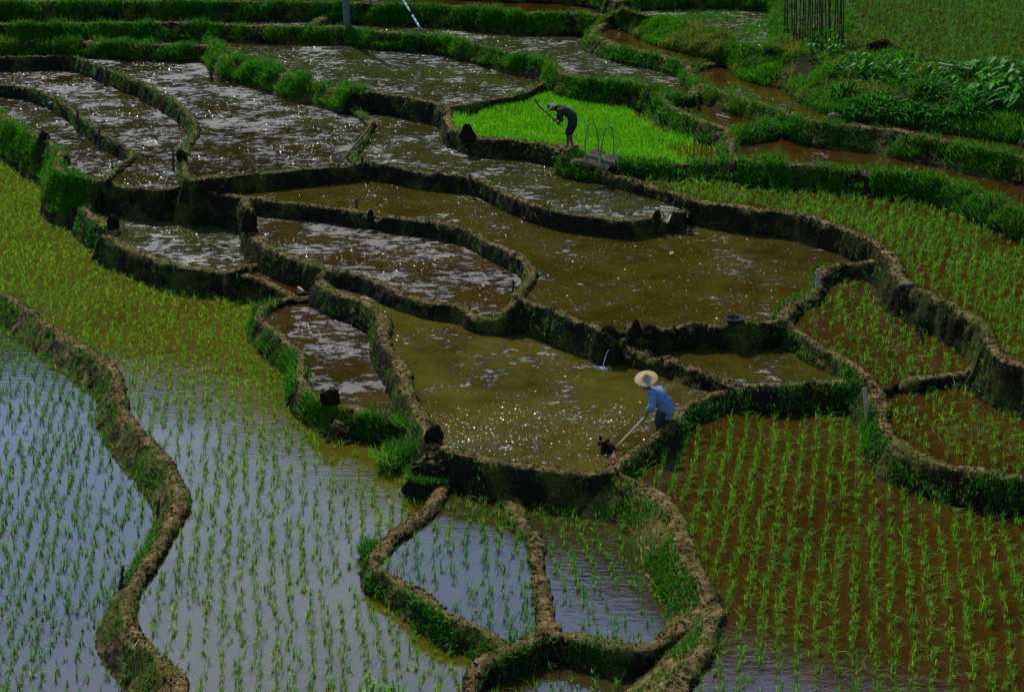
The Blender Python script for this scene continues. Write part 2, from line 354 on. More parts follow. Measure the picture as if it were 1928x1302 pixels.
bund('EE', 'lush grass bank between the silvery paddy and the weedy paddy',
 [(394,72),(407,86),(423,104),(444,114),(500,126),(548,144),(590,154),(637,165),(670,176)], 1.22, hw=.2, bat=.7, gT=900, gR=1500, gL=300, gh=.22)
bund('FF', 'narrow bund dropping from the grass bank beside the leaning pole',
 [(670,176,1.2),(661,196,.85),(678,212,.78),(697,228,.78),(690,248,.76),(672,277,.74),(661,291,.74),(672,304,.74)], .76, hw=.12, bat=.3, gT=250, gR=150)
bund('GG', 'dark curved bund on the far side of the weedy nursery-side paddy',
 [(670,176,1.2),(690,173,1.22),(715,174,1.22),(767,183,1.22),(819,194,1.22),(840,202,1.22),(846,210,1.18),(843,224,1.1),(853,241,1.1),(872,249,1.1),(898,258,1.1),(976,264,1.1),(1012,270,1.1),(1049,279,1.1),(1066,292,1.02),(1068,304,.94)], 1.1, hw=.14, bat=.2, gT=120, gR=110, gL=60)
bund('HH', 'thin bund along the back of the bright green nursery bed', [(840,202),(872,198),(924,188),(980,178),(1007,164),(1028,155),(1042,142,1.35),(1048,132,1.6)], 1.22, hw=.11, bat=.2, gT=200, gR=80)
bund('II', 'long thick-grassed bund in front of the narrow red-brown strip',
 [(1060,293,1.06),(1104,303,1.08),(1160,305,1.08),(1240,309,1.1),(1299,308,1.12),(1345,304,1.2),(1388,301,1.33),(1460,307,1.35),(1532,311,1.35),(1637,320,1.35),(1715,326,1.35),(1780,338,1.35),(1833,357,1.35),(1885,380,1.35),(1928,397,1.35),(2060,455,1.35),(2300,560,1.35)], 1.35, hw=.17, bat=.45, gT=500, gR=1500, gL=300, gh=.17)
bund('JJ', 'footpath bund with trodden crest right of the nursery bed',
 [(1242,167,1.66),(1247,184,1.58),(1268,204,1.52),(1312,222,1.52),(1352,235,1.5),(1373,244,1.47),(1378,264,1.4),(1378,287,1.36),(1386,300,1.33)], 1.5, hw=.15, bat=.6, gT=80, gR=900, gL=250, gh=.13)
bund('KK', 'short dark bund above the small brown pool', [(1242,167,1.66),(1262,178,1.66),(1290,180,1.66),(1306,172,1.72),(1312,156,1.8)], 1.66, hw=.16, bat=.3, gT=500, gR=500, gh=.12)
bund('LL', 'grassy bund beside the amber ditch',
 [(1367,114),(1326,120),(1302,134),(1312,152),(1352,169),(1404,185),(1456,202),(1495,214),(1538,228),(1611,236),(1689,246),(1767,262),(1846,279),(1928,295),(2080,330),(2300,380)], 1.83, hw=.17, bat=.6, gT=250, gR=1200, gL=100, gh=.17)
bund('MM', 'short grassy bund joining the footpath to the ditch bund', [(1373,244,1.47),(1405,248,1.5),(1438,240,1.5),(1456,222,1.6),(1460,205,1.8)], 1.5, hw=.2, bat=.6, gT=900, gR=900, gL=500, gh=.15)
bund('NN', 'tall grass bank along the top left edge',
 [(-320,3),(-150,3),(0,3),(250,3),(500,3),(640,4),(715,8),(793,9),(872,14),(980,23),(1064,25),(1127,28),(1150,33)], 2.26, hw=.16, bat=.5, gT=300, gR=1400, gL=200, gh=.18)
bund('OO', 'bent muddy bund holding the narrow brown channel', [(1150,33,2.24),(1143,41,2.1),(1120,55,2.02),(1118,66,2.0),(1143,77,2.0),(1169,86,2.0),(1208,95,2.0),(1247,104,1.98),(1286,117,1.95),(1302,133,1.85)], 2.0, hw=.17, bat=.6, gT=150, gR=900, gL=60, gh=.13)
bund('PP', 'dark bank above the red-brown strip at the top edge', [(-400,-80),(0,-70),(560,-50),(700,-42),(850,-32),(960,-27),(1050,-24),(1130,-14),(1172,2)], 2.7, hw=.3, bat=.3, gT=500, gR=400, gh=.1)
bund('QQ', 'dark weedy bank behind the grassy pool', [(1172,-4),(1200,-8),(1247,-8),(1378,-9),(1470,-6),(1540,-18),(1572,-44)], 2.75, hw=.3, bat=.5, gT=700, gR=900, gh=.16)
bund('SS', 'grassy edge between the grassy pool and the shelf of bamboo canes', [(1452,96,2.45),(1466,80,2.52),(1472,40,2.66),(1474,-6,2.8)], 2.6, hw=.2, bat=.6, gT=900, gL=900, gR=900, gh=.17)
bund('TT', 'grassy edge at the left side of the top right rice field', [(1604,56,2.8),(1587,20,2.8),(1566,-60,2.8)], 2.8, hw=.2, bat=.5, gT=900, gL=900, gR=900, gh=.17)
bund('RR', 'low crest dividing the top left water strip', [(579,50,1.7),(600,37,1.78),(625,28,1.8),(640,20,1.9),(646,8,2.2)], 1.75, hw=.16, bat=.4, gT=300, gR=200)
# hillside edges
HL = [(1150,33,2.2),(1177,56,1.95),(1195,68,1.93),(1234,84,1.93),(1273,95,1.92),(1312,106,1.9),(1340,113,1.86),(1367,120,1.82),(1391,146,1.72),(1430,159,1.72),(1470,168,1.72),(1511,196,1.72),(1556,216,1.72),(1600,229,1.72),(1689,234,1.72),(1767,248,1.72),(1872,262,1.72),(1928,272,1.72),(2080,305,1.72),(2300,350,1.72)]
HU = [(1170,18,2.6),(1215,30,2.45),(1250,36,2.38),(1300,46,2.36),(1352,58,2.36),(1404,88,2.36),(1440,94,2.4),(1465,80,2.5),(1500,60,2.6),(1560,52,2.72),(1600,55,2.78),(1650,70,2.78),(1700,94,2.76),(1741,113,2.75),(1790,124,2.75),(1851,134,2.75),(1928,140,2.75),(2080,155,2.75),(2300,175,2.75)]
join((150,-0,2.26),(150,-0,2.26))
join((394,72,1.22),(394,50,1.5),(394,43,1.68)); join((396,86,1.16),(402,82,1.22))
join((355,338,.74),(352,346,.5)); join((846,870,-.35),(848,848,-.1)); join((950,1214,-.62),(960,1217,-.61))
join((1300,1170,-.4),(1338,1160,-.3)); join((1026,1196,-.6),(1026,1194,-.6)); join((765,779,-.45),(795,776,-.1))
join((603,545,-.3),(605,530,-.05)); join((430,513,-.3),(425,512,-.3)); join((672,304,.74),(675,307,.74))
join((1465,80,2.5),(1472,40,2.6),(1474,-6,2.75)); join((1600,55,2.78),(1585,20,2.75),(1565,-60,2.75),(1565,-145,2.75))
join((1690,730,.1),(1660,738,.2)); join((1172,2,2.7),(1172,-4,2.75)); join((1172,2,2.7),(1170,18,2.6)); join((1170,18,2.6),(1150,33,2.24))
join((1312,156,1.8),(1312,152,1.83)); join((1130,622,.42),(1130,618,.42)); join((612,508,.12),(612,503,.16))
join((462,374,.42),(462,371,.42)); join((1292,394,.84),(1300,372,.88)); join((1662,481,.68),(1664,466,.88))
join((1395,731,-.04),(1395,728,-.04)); join((545,482,.1),(548,483,.16)); join((1048,132,1.6),(1052,131,1.68))
join((1060,293,1.06),(1066,292,1.02)); join((1367,114,1.83),(1367,120,1.82)); join((646,8,2.2),(646,4,2.26))
join((1066,305,.96),(1068,304,.94)); join((1340,113,1.86),(1326,120,1.83)); join((810,832,-.1),(825,843,-.1))
join((1858,655,.85),(1863,650,.88)); join((430,513,-.3),(430,508,-.3)); join((569,558,-.48),(569,556,-.4))
join((1250,404,.72),(1250,404,.72)); join((1626,703,.24),(1626,702,.25))

# ------------------------------------------------------------------ resample bunds in the world
def catmull(P, step):
    P = np.asarray(P, float); out = []
    Q = np.vstack([2 * P[0] - P[1], P, 2 * P[-1] - P[-2]])
    for i in range(1, len(Q) - 2):
        p0, p1, p2, p3 = Q[i - 1], Q[i], Q[i + 1], Q[i + 2]
        L = np.linalg.norm(p2 - p1); n = max(2, int(L / step))
        t = (np.arange(n) / n)[:, None]
        # centripetal-ish: limit tangents
        m1 = (p2 - p0) / 2; m2 = (p3 - p1) / 2
        for m in (m1, m2):
            k = np.linalg.norm(m)
            if k > 1.0 * L: m *= 1.0 * L / k
        t2, t3 = t * t, t * t * t
        out.append((2 * t3 - 3 * t2 + 1) * p1 + (t3 - 2 * t2 + t) * m1 + (-2 * t3 + 3 * t2) * p2 + (t3 - t2) * m2)
    out.append(P[-1:]); C = np.vstack(out)
    s = np.r_[0, np.cumsum(np.linalg.norm(np.diff(C, axis=0), axis=1))]
    n = max(3, int(s[-1] / step)); u = np.linspace(0, s[-1], n)
    return np.stack([np.interp(u, s, C[:, k]) for k in range(3)], 1)
STEP = .045
for b in BU:
    W3 = np.array([at(*p) for p in b['P']]); b['C'] = catmull(W3, STEP); b['W'] = W3
def edge_line(pts): return catmull(np.array([at(*p) for p in pts]), .1)
HLc, HUc = edge_line(HL), edge_line(HU)

# ------------------------------------------------------------------ region raster
X0, X1, Y0, Y1, CS = -26.0, 26.0, 15.0, 74.0, .08
nx, ny = int((X1 - X0) / CS), int((Y1 - Y0) / CS)
bar = np.zeros((ny, nx), bool)
def stamp(C):
    C = np.asarray(C)[:, :2]
    for i in range(len(C) - 1):
        L = np.linalg.norm(C[i + 1] - C[i]); n = max(2, int(L / .03)); t = np.linspace(0, 1, n)[:, None]
        q = C[i] * (1 - t) + C[i + 1] * t
        ix = ((q[:, 0] - X0) / CS).astype(int); iy = ((q[:, 1] - Y0) / CS).astype(int)
        for dx in (0, 1):
            for dy in (0, 1):
                a, c = ix + dx, iy + dy; ok = (a >= 0) & (a < nx) & (c >= 0) & (c < ny); bar[c[ok], a[ok]] = True
def ext(C):
    C = np.asarray(C, float); q = project(C)
    for e, f in ((0, 1), (-1, -2)):
        if q[0][e] < -100 or q[0][e] > 2050 or q[1][e] > 1400:
            k_ = 12 if e == 0 else -13
            d = C[e] - C[k_]; d[2] = 0; d /= np.linalg.norm(d); x = C[e] + d * 9
            C = np.vstack([x, C]) if e == 0 else np.vstack([C, x])
    return C
for b in BU: stamp(ext(b['C']))
for j in XB: stamp(j)
stamp(ext(HLc)); stamp(ext(HUc))
gx = X0 + (np.arange(nx) + .5) * CS; gy = Y0 + (np.arange(ny) + .5) * CS
GX, GY = np.meshgrid(gx, gy)
dom = np.abs(GX) < .305 * (GY + 6) * 1.22
dom &= GY > 16.5
reg = np.full((ny, nx), -1, np.int16); names = list(PAD)
blocked = bar | ~dom
def flood(px, py, z, rid):
    p = at(px, py, z); ix, iy = int((p[0] - X0) / CS), int((p[1] - Y0) / CS)
    if not (0 <= ix < nx and 0 <= iy < ny) or blocked[iy, ix]: print('SEED BLOCKED', rid, p); return 0
    if reg[iy, ix] >= 0: print('LEAK', rid, 'in', reg[iy, ix]); return 0
    st = [(iy, ix)]; cnt = 0
    while st:      # scanline fill
        y, x = st.pop()
        if reg[y, x] >= 0 or blocked[y, x]: continue
        a = x
        while a > 0 and not blocked[y, a - 1] and reg[y, a - 1] < 0: a -= 1
        c = x
        while c < nx - 1 and not blocked[y, c + 1] and reg[y, c + 1] < 0: c += 1
        reg[y, a:c + 1] = rid; cnt += c + 1 - a
        for yy in (y - 1, y + 1):
            if 0 <= yy < ny:
                seg = (reg[yy, a:c + 1] < 0) & ~blocked[yy, a:c + 1]
                k = np.flatnonzero(seg & ~np.r_[False, seg[:-1]])
                for q in k: st.append((yy, a + int(q)))
    return cnt
LEV = []
for i, nme in enumerate(names):
    px, py, z, *_ = PAD[nme]; LEV.append(z); c = flood(px, py, z + (.0), i)
    print('region', nme, round(c * CS * CS, 1), 'm2')
HILL = len(names); LEV.append(1.5)
print('hill', flood(1700, 200, 2.1, HILL) * CS * CS)
LEV = np.array(LEV)
core = reg.copy()                        # without the strip under the bunds
for _ in range(12):                      # let regions meet under the bunds
    for dy, dx in ((0, 1), (0, -1), (1, 0), (-1, 0)):
        sh = np.roll(np.roll(reg, dy, 0), dx, 1); m = (reg < 0) & (sh >= 0) & dom; reg[m] = sh[m]
def region_at(x, y, arr=None):
    arr = reg if arr is None else arr
    ix = np.clip(((np.asarray(x) - X0) / CS).astype(int), 0, nx - 1); iy = np.clip(((np.asarray(y) - Y0) / CS).astype(int), 0, ny - 1)
    return arr[iy, ix]
# clearance from the bunds (in cells)
clear = np.zeros((ny, nx), np.int16); cur = core >= 0
for k in range(10):
    clear[cur] = k + 1
    cur = cur & np.roll(cur, 1, 0) & np.roll(cur, -1, 0) & np.roll(cur, 1, 1) & np.roll(cur, -1, 1)

# water sheets: one object per paddy, rows of long quads
for i, nme in enumerate(names):
    V, F = [], []; z = LEV[i]
    ys, xs = np.nonzero(reg == i)
    if len(ys) == 0: continue
    for y in range(ys.min(), ys.max() + 1):
        row = reg[y] == i
        d = np.diff(np.r_[0, row.astype(int), 0]); a = np.flatnonzero(d == 1); c = np.flatnonzero(d == -1)
        for s, e in zip(a, c):
            n = len(V); x0, x1, y0, y1 = X0 + s * CS, X0 + e * CS, Y0 + y * CS, Y0 + (y + 1) * CS
            V += [(x0, y0, z), (x1, y0, z), (x1, y1, z), (x0, y1, z)]; F.append((n, n + 1, n + 2, n + 3))
    wn_ = 'paddy_water' if PAD[nme][3] != 'bank' else 'ground_shelf'
    o = link(wn_, mesh_np(wn_, V, np.array(F)), WM[PAD[nme][3]])
    if wn_ != 'paddy_water': tag(o, 'weedy ground of the ' + PAD[nme][4], 'ground', kind='structure'); continue
    tag(o, 'still water of the ' + PAD[nme][4] if len(PAD[nme][4].split()) < 12 else PAD[nme][4], 'water', kind='structure')

# ------------------------------------------------------------------ bund meshes
TOPU = np.array([-1, -.72, -.4, 0, .4, .72, 1.0])
SIDE = np.array([.12, .3, .52, .76, 1.0])
CRUMB = []
GR = []       # grass roots: (pos, height, normal-ish out, material key)
def smooth1(a, k):
    ker = np.ones(k) / k; return np.convolve(np.pad(a, k // 2, mode='edge'), ker, 'valid')[:len(a)]
for b in BU:
    C = b['C']; n = len(C)
    T = np.gradient(C[:, :2], axis=0)
    for k in range(2): T = np.stack([smooth1(T[:, j], 9 if n > 20 else 3) for j in (0, 1)], 1)
    T /= np.linalg.norm(T, axis=1)[:, None] + 1e-9
    Nn = np.stack([-T[:, 1], T[:, 0]], 1)           # left
    ztop = C[:, 2].copy()
    s = np.r_[0, np.cumsum(np.linalg.norm(np.diff(C[:, :2], axis=0), axis=1))]
    hw = .70 * b['hw'] * (1 + .3 * vnoise(n3(C[:, 0], C[:, 1], 3.0), .5, 5) + .26 * vnoise(n3(C[:, 0], C[:, 1], 4.0), .18, 6) * min(b['rough'], 1.5))
    lev = {}
    for side in (1, -1):
        best = None
        L = []
        for off in (.22, .34, .5):
            q = C[:, :2] + side * Nn * off; r = region_at(q[:, 0], q[:, 1]); L.append(np.where(r >= 0, LEV[r], np.nan))
        l = np.nanmin(np.array(L) + np.zeros((3, n)), axis=0) if True else None
        l = np.where(np.isnan(l), ztop - .4, l); l = np.minimum(l, ztop - .04)
        lev[side] = smooth1(l, 9) if n > 20 else l
        lev[side] = np.minimum(lev[side], l + .0) if n > 20 else l
    dip = np.zeros(n)
    for (px, py, hl, dep) in b['notch']:
        j = np.argmin([np.hypot(project(c)[0] - px, project(c)[1] - py) for c in C]); d = np.abs(s - s[j])
        dip = np.maximum(dip, dep * np.clip(1.5 - d / hl, 0, 1).clip(0, 1))
    ztop = ztop - dip + .026 * vnoise(n3(C[:, 0], C[:, 1]), .45, 9) * b['rough']
    rows = []; us = []
    dl = ztop - lev[1] + .07; dr = ztop - lev[-1] + .07
    cols = []
    for v in SIDE[::-1]: cols.append((1, hw + b['batL'] * dl * v + .02, ztop - .02 - dl * v))
    for u in TOPU[::-1]: cols.append((1, hw * u, ztop + .02 * (1 - u * u) - (.012 if abs(u) == 1 else 0)))
    for v in SIDE: cols.append((-1, hw + b['bat'] * dr * v + .02, ztop - .02 - dr * v))
    m = len(cols); V = np.zeros((n, m, 3))
    for j, (sg, off, z) in enumerate(cols):
        V[:, j, :2] = C[:, :2] + sg * Nn * np.asarray(off)[:, None]; V[:, j, 2] = z
    # rough surface
    outn = np.zeros((n, m, 3)); 
    for j in range(m):
        if j < 5: outn[:, j, :2] = Nn
        elif j >= m - 5: outn[:, j, :2] = -Nn
        else: outn[:, j, 2] = 1
    am = np.where((np.arange(m) < 5) | (np.arange(m) >= m - 5), .05, .032)[None, :, None] * b['rough']
    nz = vnoise(V, .16, 1)[..., None] * .6 + vnoise(V, .07, 2)[..., None] * .5 + vnoise(V, .4, 3)[..., None] * .5
    V += outn * nz * am
    # taper free ends down slightly
    V = V.reshape(-1, 3)
    i = np.arange(n - 1)[:, None] * m + np.arange(m - 1)[None, :]
    F = np.stack([i, i + m, i + m + 1, i + 1], -1).reshape(-1, 4)
    caps = [list(range(m)), [(n - 1) * m + j for j in range(m)][::-1]]
    me = mesh_np('earth_bund', V, [F, np.array([caps[0]]), np.array([caps[1]])], smooth=False)
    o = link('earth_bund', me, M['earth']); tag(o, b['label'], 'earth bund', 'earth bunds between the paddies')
    b['V'] = V.reshape(n, m, 3)
    # grass roots on this bund
    VV = b['V']
    inview = (project(C)[0] > -330) & (project(C)[0] < 2260) & (project(C)[1] < 1450)
    def scatter(j0, j1, dens, frame):
        a, c = VV[:-1, j0:j1], VV[1:, j0:j1]
        P00, P01, P10, P11 = VV[:-1, j0:j1], VV[:-1, j0 + 1:j1 + 1], VV[1:, j0:j1], VV[1:, j0 + 1:j1 + 1]
        ar = np.linalg.norm(np.cross(P10 - P00, P01 - P00), axis=-1) * inview[:-1, None]
        cen = (P00 + P11) / 2
        patch = np.clip(1.0 + 1.6 * vnoise(cen, .6, 21) + .8 * vnoise(cen, .22, 22), 0, 3)
        lam = ar * dens * patch; cnt = rng.poisson(lam)
        idx = np.repeat(np.arange(cnt.size), cnt.ravel())
        if len(idx) == 0: return
        u, v = rng.random(len(idx))[:, None], rng.random(len(idx))[:, None]
        f = lambda A: A.reshape(-1, 3)[idx]
        p = f(P00) * (1 - u) * (1 - v) + f(P10) * u * (1 - v) + f(P01) * (1 - u) * v + f(P11) * u * v
        q = project(p); ok = (q[0] > -260) & (q[0] < 2200) & (q[1] < 1400) & (q[1] > -60)
        p = p[ok]; pt = patch.reshape(-1)[idx][ok]
        out = np.zeros_like(p)
        out[:, :2] = (Nn[:-1][:, None, :] * np.ones((1, j1 - j0, 1))).reshape(-1, 2)[idx][ok] * (1 if frame > 0 else -1 if frame < 0 else 0)
        out *= .35; out[:, 2] = 1
        hh_ = 1.15 * b['gh'] * (.5 + .9 * rng.random(len(p))) * np.clip(.85 + .9 * vnoise(p, .5, 27), .25, 2)
        mixr = rng.random(len(p)) + .25 * vnoise(p, .8, 33)
        if dens > 250:
            for key_, m_, f_ in (('weedy', mixr > .86, .8), ('drygrass', mixr < .07, 1.1), ('grass', (mixr <= .86) & (mixr >= .07), 1)): GR.append((key_, p[m_], hh_[m_] * f_, out[m_]))
        else: GR.append((b['kind'], p, hh_, out))
        if False: GR.append((b['kind'], p, 1.15 * b['gh'] * (.5 + .9 * rng.random(len(p))) * np.clip(.85 + .9 * vnoise(p, .5, 27), .25, 2), out))
    cr = VV[:, 5:12].reshape(-1, 3); nn_ = int(s[-1] * 95 * b['rough']); kk = rng.integers(0, len(cr), nn_)
    CRUMB.append(cr[kk] + rng.normal(0, .02, (nn_, 3)) * [1, 1, .2])
    if b['gL']: scatter(1, 5, b['gL'], 1)
    if b['gT']: scatter(5, 11, b['gT'], 0)
    if b['gR']: scatter(11, 15, b['gR'], -1)

# ------------------------------------------------------------------ blades
def blades(base, h, up, width=.012, lean=.35, curl=.5, seg=2):
    """arched tapering strips: returns verts and faces"""
    n = len(base); yaw = rng.random(n) * 2 * np.pi
    d = np.stack([np.cos(yaw), np.sin(yaw), np.zeros(n)], 1); sdir = np.stack([-np.sin(yaw + .7), np.cos(yaw + .7), np.zeros(n)], 1)
    up = up / np.linalg.norm(up, axis=1)[:, None]
    h = np.asarray(h)[:, None]; wd = width * (.6 + .8 * rng.random(n))[:, None]
    le = (lean * rng.random(n)).reshape(-1, 1); cu = (curl * rng.random(n))[:, None]
    p0 = base; p1 = base + up * h * .55 + d * h * le * .5
    p2 = base + up * h * (1 - .45 * cu) + d * h * (le + cu * .7)
    if seg == 2:
        V = np.stack([p0 - sdir * wd * .4, p0 + sdir * wd * .4, p1 - sdir * wd * .5, p1 + sdir * wd * .5, p2], 1)
        k = np.arange(n)[:, None] * 5
        return V.reshape(-1, 3), [k + np.array([[0, 1, 3, 2]]), k + np.array([[2, 3, 4]])]
    V = np.stack([p0 - sdir * wd * .5, p0 + sdir * wd * .5, p2], 1); k = np.arange(n)[:, None] * 3
    return V.reshape(-1, 3), [k + np.array([[0, 1, 2]])]

def grass_object(name, parts, mat, width, label, cat, lean=.35, curl=.6):
    base = np.vstack([p[0] for p in parts]); h = np.concatenate([p[1] for p in parts]); up = np.vstack([p[2] for p in parts])
    V, F = blades(base, h, up, width, lean, curl)
    o = link(name, mesh_np(name, V, F), mat); tag(o, label, cat, kind='stuff'); print(name, len(base)); return o

CR = np.vstack(CRUMB); q = project(CR); CR = CR[(q[0] > -30) & (q[0] < 1960) & (q[1] > -30) & (q[1] < 1320)]; nC = len(CR)
sz = .009 + .030 * rng.random(nC) ** 2.4; Vc = []
for j in range(5):
    a_ = j * 1.2566 + .5 * rng.random(nC) + rng.random(1); Vc.append(CR + np.stack([np.cos(a_) * sz * (.7 + .5 * rng.random(nC)), np.sin(a_) * sz * (.7 + .5 * rng.random(nC)), -sz * .5], 1))
for j in range(3):
    a_ = j * 2.094 + rng.random(nC); Vc.append(CR + np.stack([np.cos(a_) * sz * .5, np.sin(a_) * sz * .5, sz * (.3 + .4 * rng.random(nC))], 1))
Vc = np.stack(Vc, 1).reshape(-1, 3); kb = np.arange(nC)[:, None] * 8
Fc = np.concatenate([kb + np.array([t_]) for t_ in ((0, 1, 5), (1, 6, 5), (1, 2, 6), (2, 3, 6), (3, 7, 6), (3, 4, 7), (4, 5, 7), (4, 0, 5), (5, 6, 7))])
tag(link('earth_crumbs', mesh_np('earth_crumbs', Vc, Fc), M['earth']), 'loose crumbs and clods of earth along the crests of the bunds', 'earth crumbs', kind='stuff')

# ------------------------------------------------------------------ hillside at upper right
def resamp(C, n):
    s = np.r_[0, np.cumsum(np.linalg.norm(np.diff(C, axis=0), axis=1))]; u = np.linspace(0, s[-1], n)
    return np.stack([np.interp(u, s, C[:, k]) for k in range(3)], 1)
# pair the two edges through matched fractions
kl = np.array([at(*p) for p in HL]); ku = np.array([at(*p) for p in HU])
nh, mh = 420, 60
A = resamp(HLc, nh); B = resamp(HUc, nh)
t = np.linspace(0, 1, mh)[None, :, None]
HV = A[:, None] * (1 - t) + B[:, None] * t
tt = t[..., 0]
prof = (np.clip(tt * 1.0, 0, 1) ** .62 - tt) * (B[:, None, 2] - A[:, None, 2])     # steep foot, flatter shelf
env = np.sin(np.pi * np.clip(tt, 0, 1)) ** .6
HV[..., 2] += prof + env * (.16 * vnoise(HV, 1.3, 31) + .09 * vnoise(HV, .5, 32) + .05 * vnoise(HV, .2, 33))
HV[:, 0, 2] -= .12
i = np.arange(nh - 1)[:, None] * mh + np.arange(mh - 1)[None, :]
F = np.stack([i, i + mh, i + mh + 1, i + 1], -1).reshape(-1, 4)[:, ::-1]
o = link('hillside', mesh_np('hillside', HV.reshape(-1, 3), F, True), M['darkearth']); tag(o, 'weedy earth hillside rising from the amber ditch to the top right rice field', 'hillside', kind='structure')
def hill_scatter(dens, gh, key, seed, lo=0.0, bias=1.6, ylim=None):
    P00, P01, P10, P11 = HV[:-1, :-1], HV[:-1, 1:], HV[1:, :-1], HV[1:, 1:]
    ar = np.linalg.norm(np.cross(P10 - P00, P01 - P00), axis=-1); cen = (P00 + P11) / 2
    patch = np.clip(lo + bias * vnoise(cen, 1.2, seed) + .8 * vnoise(cen, .35, seed + 1), 0, 3)
    if ylim is not None: patch = patch * ylim(*project(cen)[:2])
    cnt = rng.poisson(ar * dens * patch); idx = np.repeat(np.arange(cnt.size), cnt.ravel())
    u, v = rng.random(len(idx))[:, None], rng.random(len(idx))[:, None]; f = lambda A_: A_.reshape(-1, 3)[idx]
    p = f(P00) * (1 - u) * (1 - v) + f(P10) * u * (1 - v) + f(P01) * (1 - u) * v + f(P11) * u * v
    q = project(p); ok = (q[0] < 2250) & (q[1] > -60); p = p[ok]
    up = np.zeros_like(p); up[:, 2] = 1; up[:, 1] = -.35
    GR.append((key, p, gh * (.35 + rng.random(len(p))) * np.clip(1 + .9 * vnoise(p, .7, seed + 5), .3, 2), up))
hill_scatter(1000, .2, 'grass', 41, 1.1, 1.9)
hill_scatter(600, .10, 'weed', 45, .9)
hill_scatter(1100, .26, 'drygrass', 51, .6, 1.6, lambda x, y: ((x < 1480)).astype(float) + .2)

# paddy P26 top bank etc
def region_scatter(rid, dens, gh, key, seed, lo=1.0, bias=1.0, cl=1, fn=None):
    m = (core == rid) & (clear >= cl); ys, xs = np.nonzero(m); n = rng.poisson(len(ys) * CS * CS * dens)
    if n == 0: return
    k = rng.integers(0, len(ys), n); x = X0 + (xs[k] + rng.random(n)) * CS; y = Y0 + (ys[k] + rng.random(n)) * CS
    p = np.stack([x, y, np.full(n, LEV[rid] - .01)], 1)
    patch = np.clip(lo + bias * vnoise(p, 1.0, seed) + .5 * vnoise(p, .3, seed + 1), 0, 2) / 2
    if fn is not None: patch = patch * fn(*project(p)[:2])
    ok = rng.random(n) < patch; p = p[ok]; q = project(p); p = p[(q[0] > -260) & (q[0] < 2200) & (q[1] > -60) & (q[1] < 1400)]
    up = np.zeros_like(p); up[:, 2] = 1
    GR.append((key, p, gh * (.5 + .8 * rng.random(len(p))), up))
ID = {n: i for i, n in enumerate(names)}
def pgfn(x, y):
    e = np.minimum.reduce([((x - 1225) / 45) ** 2 + ((y - 205) / 34) ** 2, ((x - 1262) / 45) ** 2 + ((y - 240) / 20) ** 2, ((x - 1325) / 70) ** 2 + ((y - 285) / 22) ** 2, ((x - 885) / 25) ** 2 + ((y - 215) / 14) ** 2])
    return np.clip((e - .4) * .8, .08, 1)
region_scatter(ID['PG'], 3000, .17, 'nursery', 61, 1.35, 1.3, fn=pgfn)
region_scatter(ID['P24'], 500, .12, 'grass', 63, .8, 1.2)
region_scatter(ID['P26'], 900, .2, 'grass', 65, 1.5, .6)
region_scatter(ID['P27'], 500, .14, 'weed', 67, 1.2, 1.2); region_scatter(ID['P27'], 350, .16, 'grass', 68, .6, 1.5)
for nm, dn in (('P9', 420), ('P10', 520), ('P19', 330), ('P18', 260), ('P8', 200), ('P6', 160), ('P11', 150), ('PL2', 130), ('PL4', 90), ('P12', 100), ('PL1', 130), ('P5', 40)):
    region_scatter(ID[nm], dn, .03, 'weed', 70 + len(nm) + dn, .7, 1.6)

hill_scatter(520, .30, 'broad', 91, .9, 1.5, lambda x, y: ((x > 1565) & (y > 118 + .0 * x)).astype(float) * np.clip((255 - y) / 60, .15, 1))
def parts(key): return [(p, h, u) for k, p, h, u in GR if k == key and len(p)]
grass_object('bank_grass', parts('grass'), M['grass'], .014, 'green grass growing over the banks and bunds', 'grass')
grass_object('yellowing_grass', parts('drygrass'), M['drygrass'], .014, 'taller yellowing grass on the hillside above the amber ditch', 'grass', .4, .8)
M['broad'] = blade_mat('hillside_leaves', (.008, .06, .003), (.04, .22, .008), .45)
grass_object('leafy_ground_cover', parts('broad'), M['broad'], .06, 'dark broad-leaved weeds covering the hillside below the top right field', 'ground cover', .9, 1.0)
grass_object('bank_weeds', parts('weedy'), M['broad'], .035, 'small broad-leaved weeds mixed into the grass of the banks', 'weeds', .9, 1.0)
grass_object('nursery_rice', parts('nursery'), M['nursery'], .014, 'dense bright green rice seedlings filling the nursery bed', 'rice seedlings', .2, .4)
grass_object('water_weed', parts('weed'), M['weed'], .018, 'scraps of weed and rotting straw floating in the muddy paddies', 'water weed', 1.6, 1.0)

# ------------------------------------------------------------------ rice rows
def rows(rid, sp, st, slope, jit, keep, seed, h=.24):
    m = np.nonzero(core == rid); 
    if len(m[0]) == 0: return np.zeros((0, 4))
    xmin, xmax = gx[m[1].min()], gx[m[1].max()]; ymin, ymax = gy[m[0].min()], gy[m[0].max()]
    ys = np.arange(ymin, ymax, st); us = np.arange(xmin - 12, xmax + 12, sp)
    U, Y = np.meshgrid(us, ys); U = U + .02 * rng.standard_normal(U.shape) + .10 * vnoise(n3(U, Y), 3.0, seed)
    X = U + slope * Y + jit * rng.standard_normal(U.shape); Y = Y + (st * .3) * rng.standard_normal(Y.shape)
    X, Y = X.ravel(), Y.ravel(); ok = (region_at(X, Y, core) == rid) & (region_at(X, Y, clear) >= 2) & (rng.random(len(X)) < keep + .5 * vnoise(n3(X, Y), 1.2, seed + 3))
    X, Y = X[ok], Y[ok]; z = np.full(len(X), LEV[rid] - .015)
    P = np.stack([X, Y, z], 1); q = project(P); ok = (q[0] > -260) & (q[0] < 2200) & (q[1] > -60) & (q[1] < 1400); P = P[ok]
    return np.c_[P, h * (.5 + .75 * rng.random(len(P)))]
RICE = {}
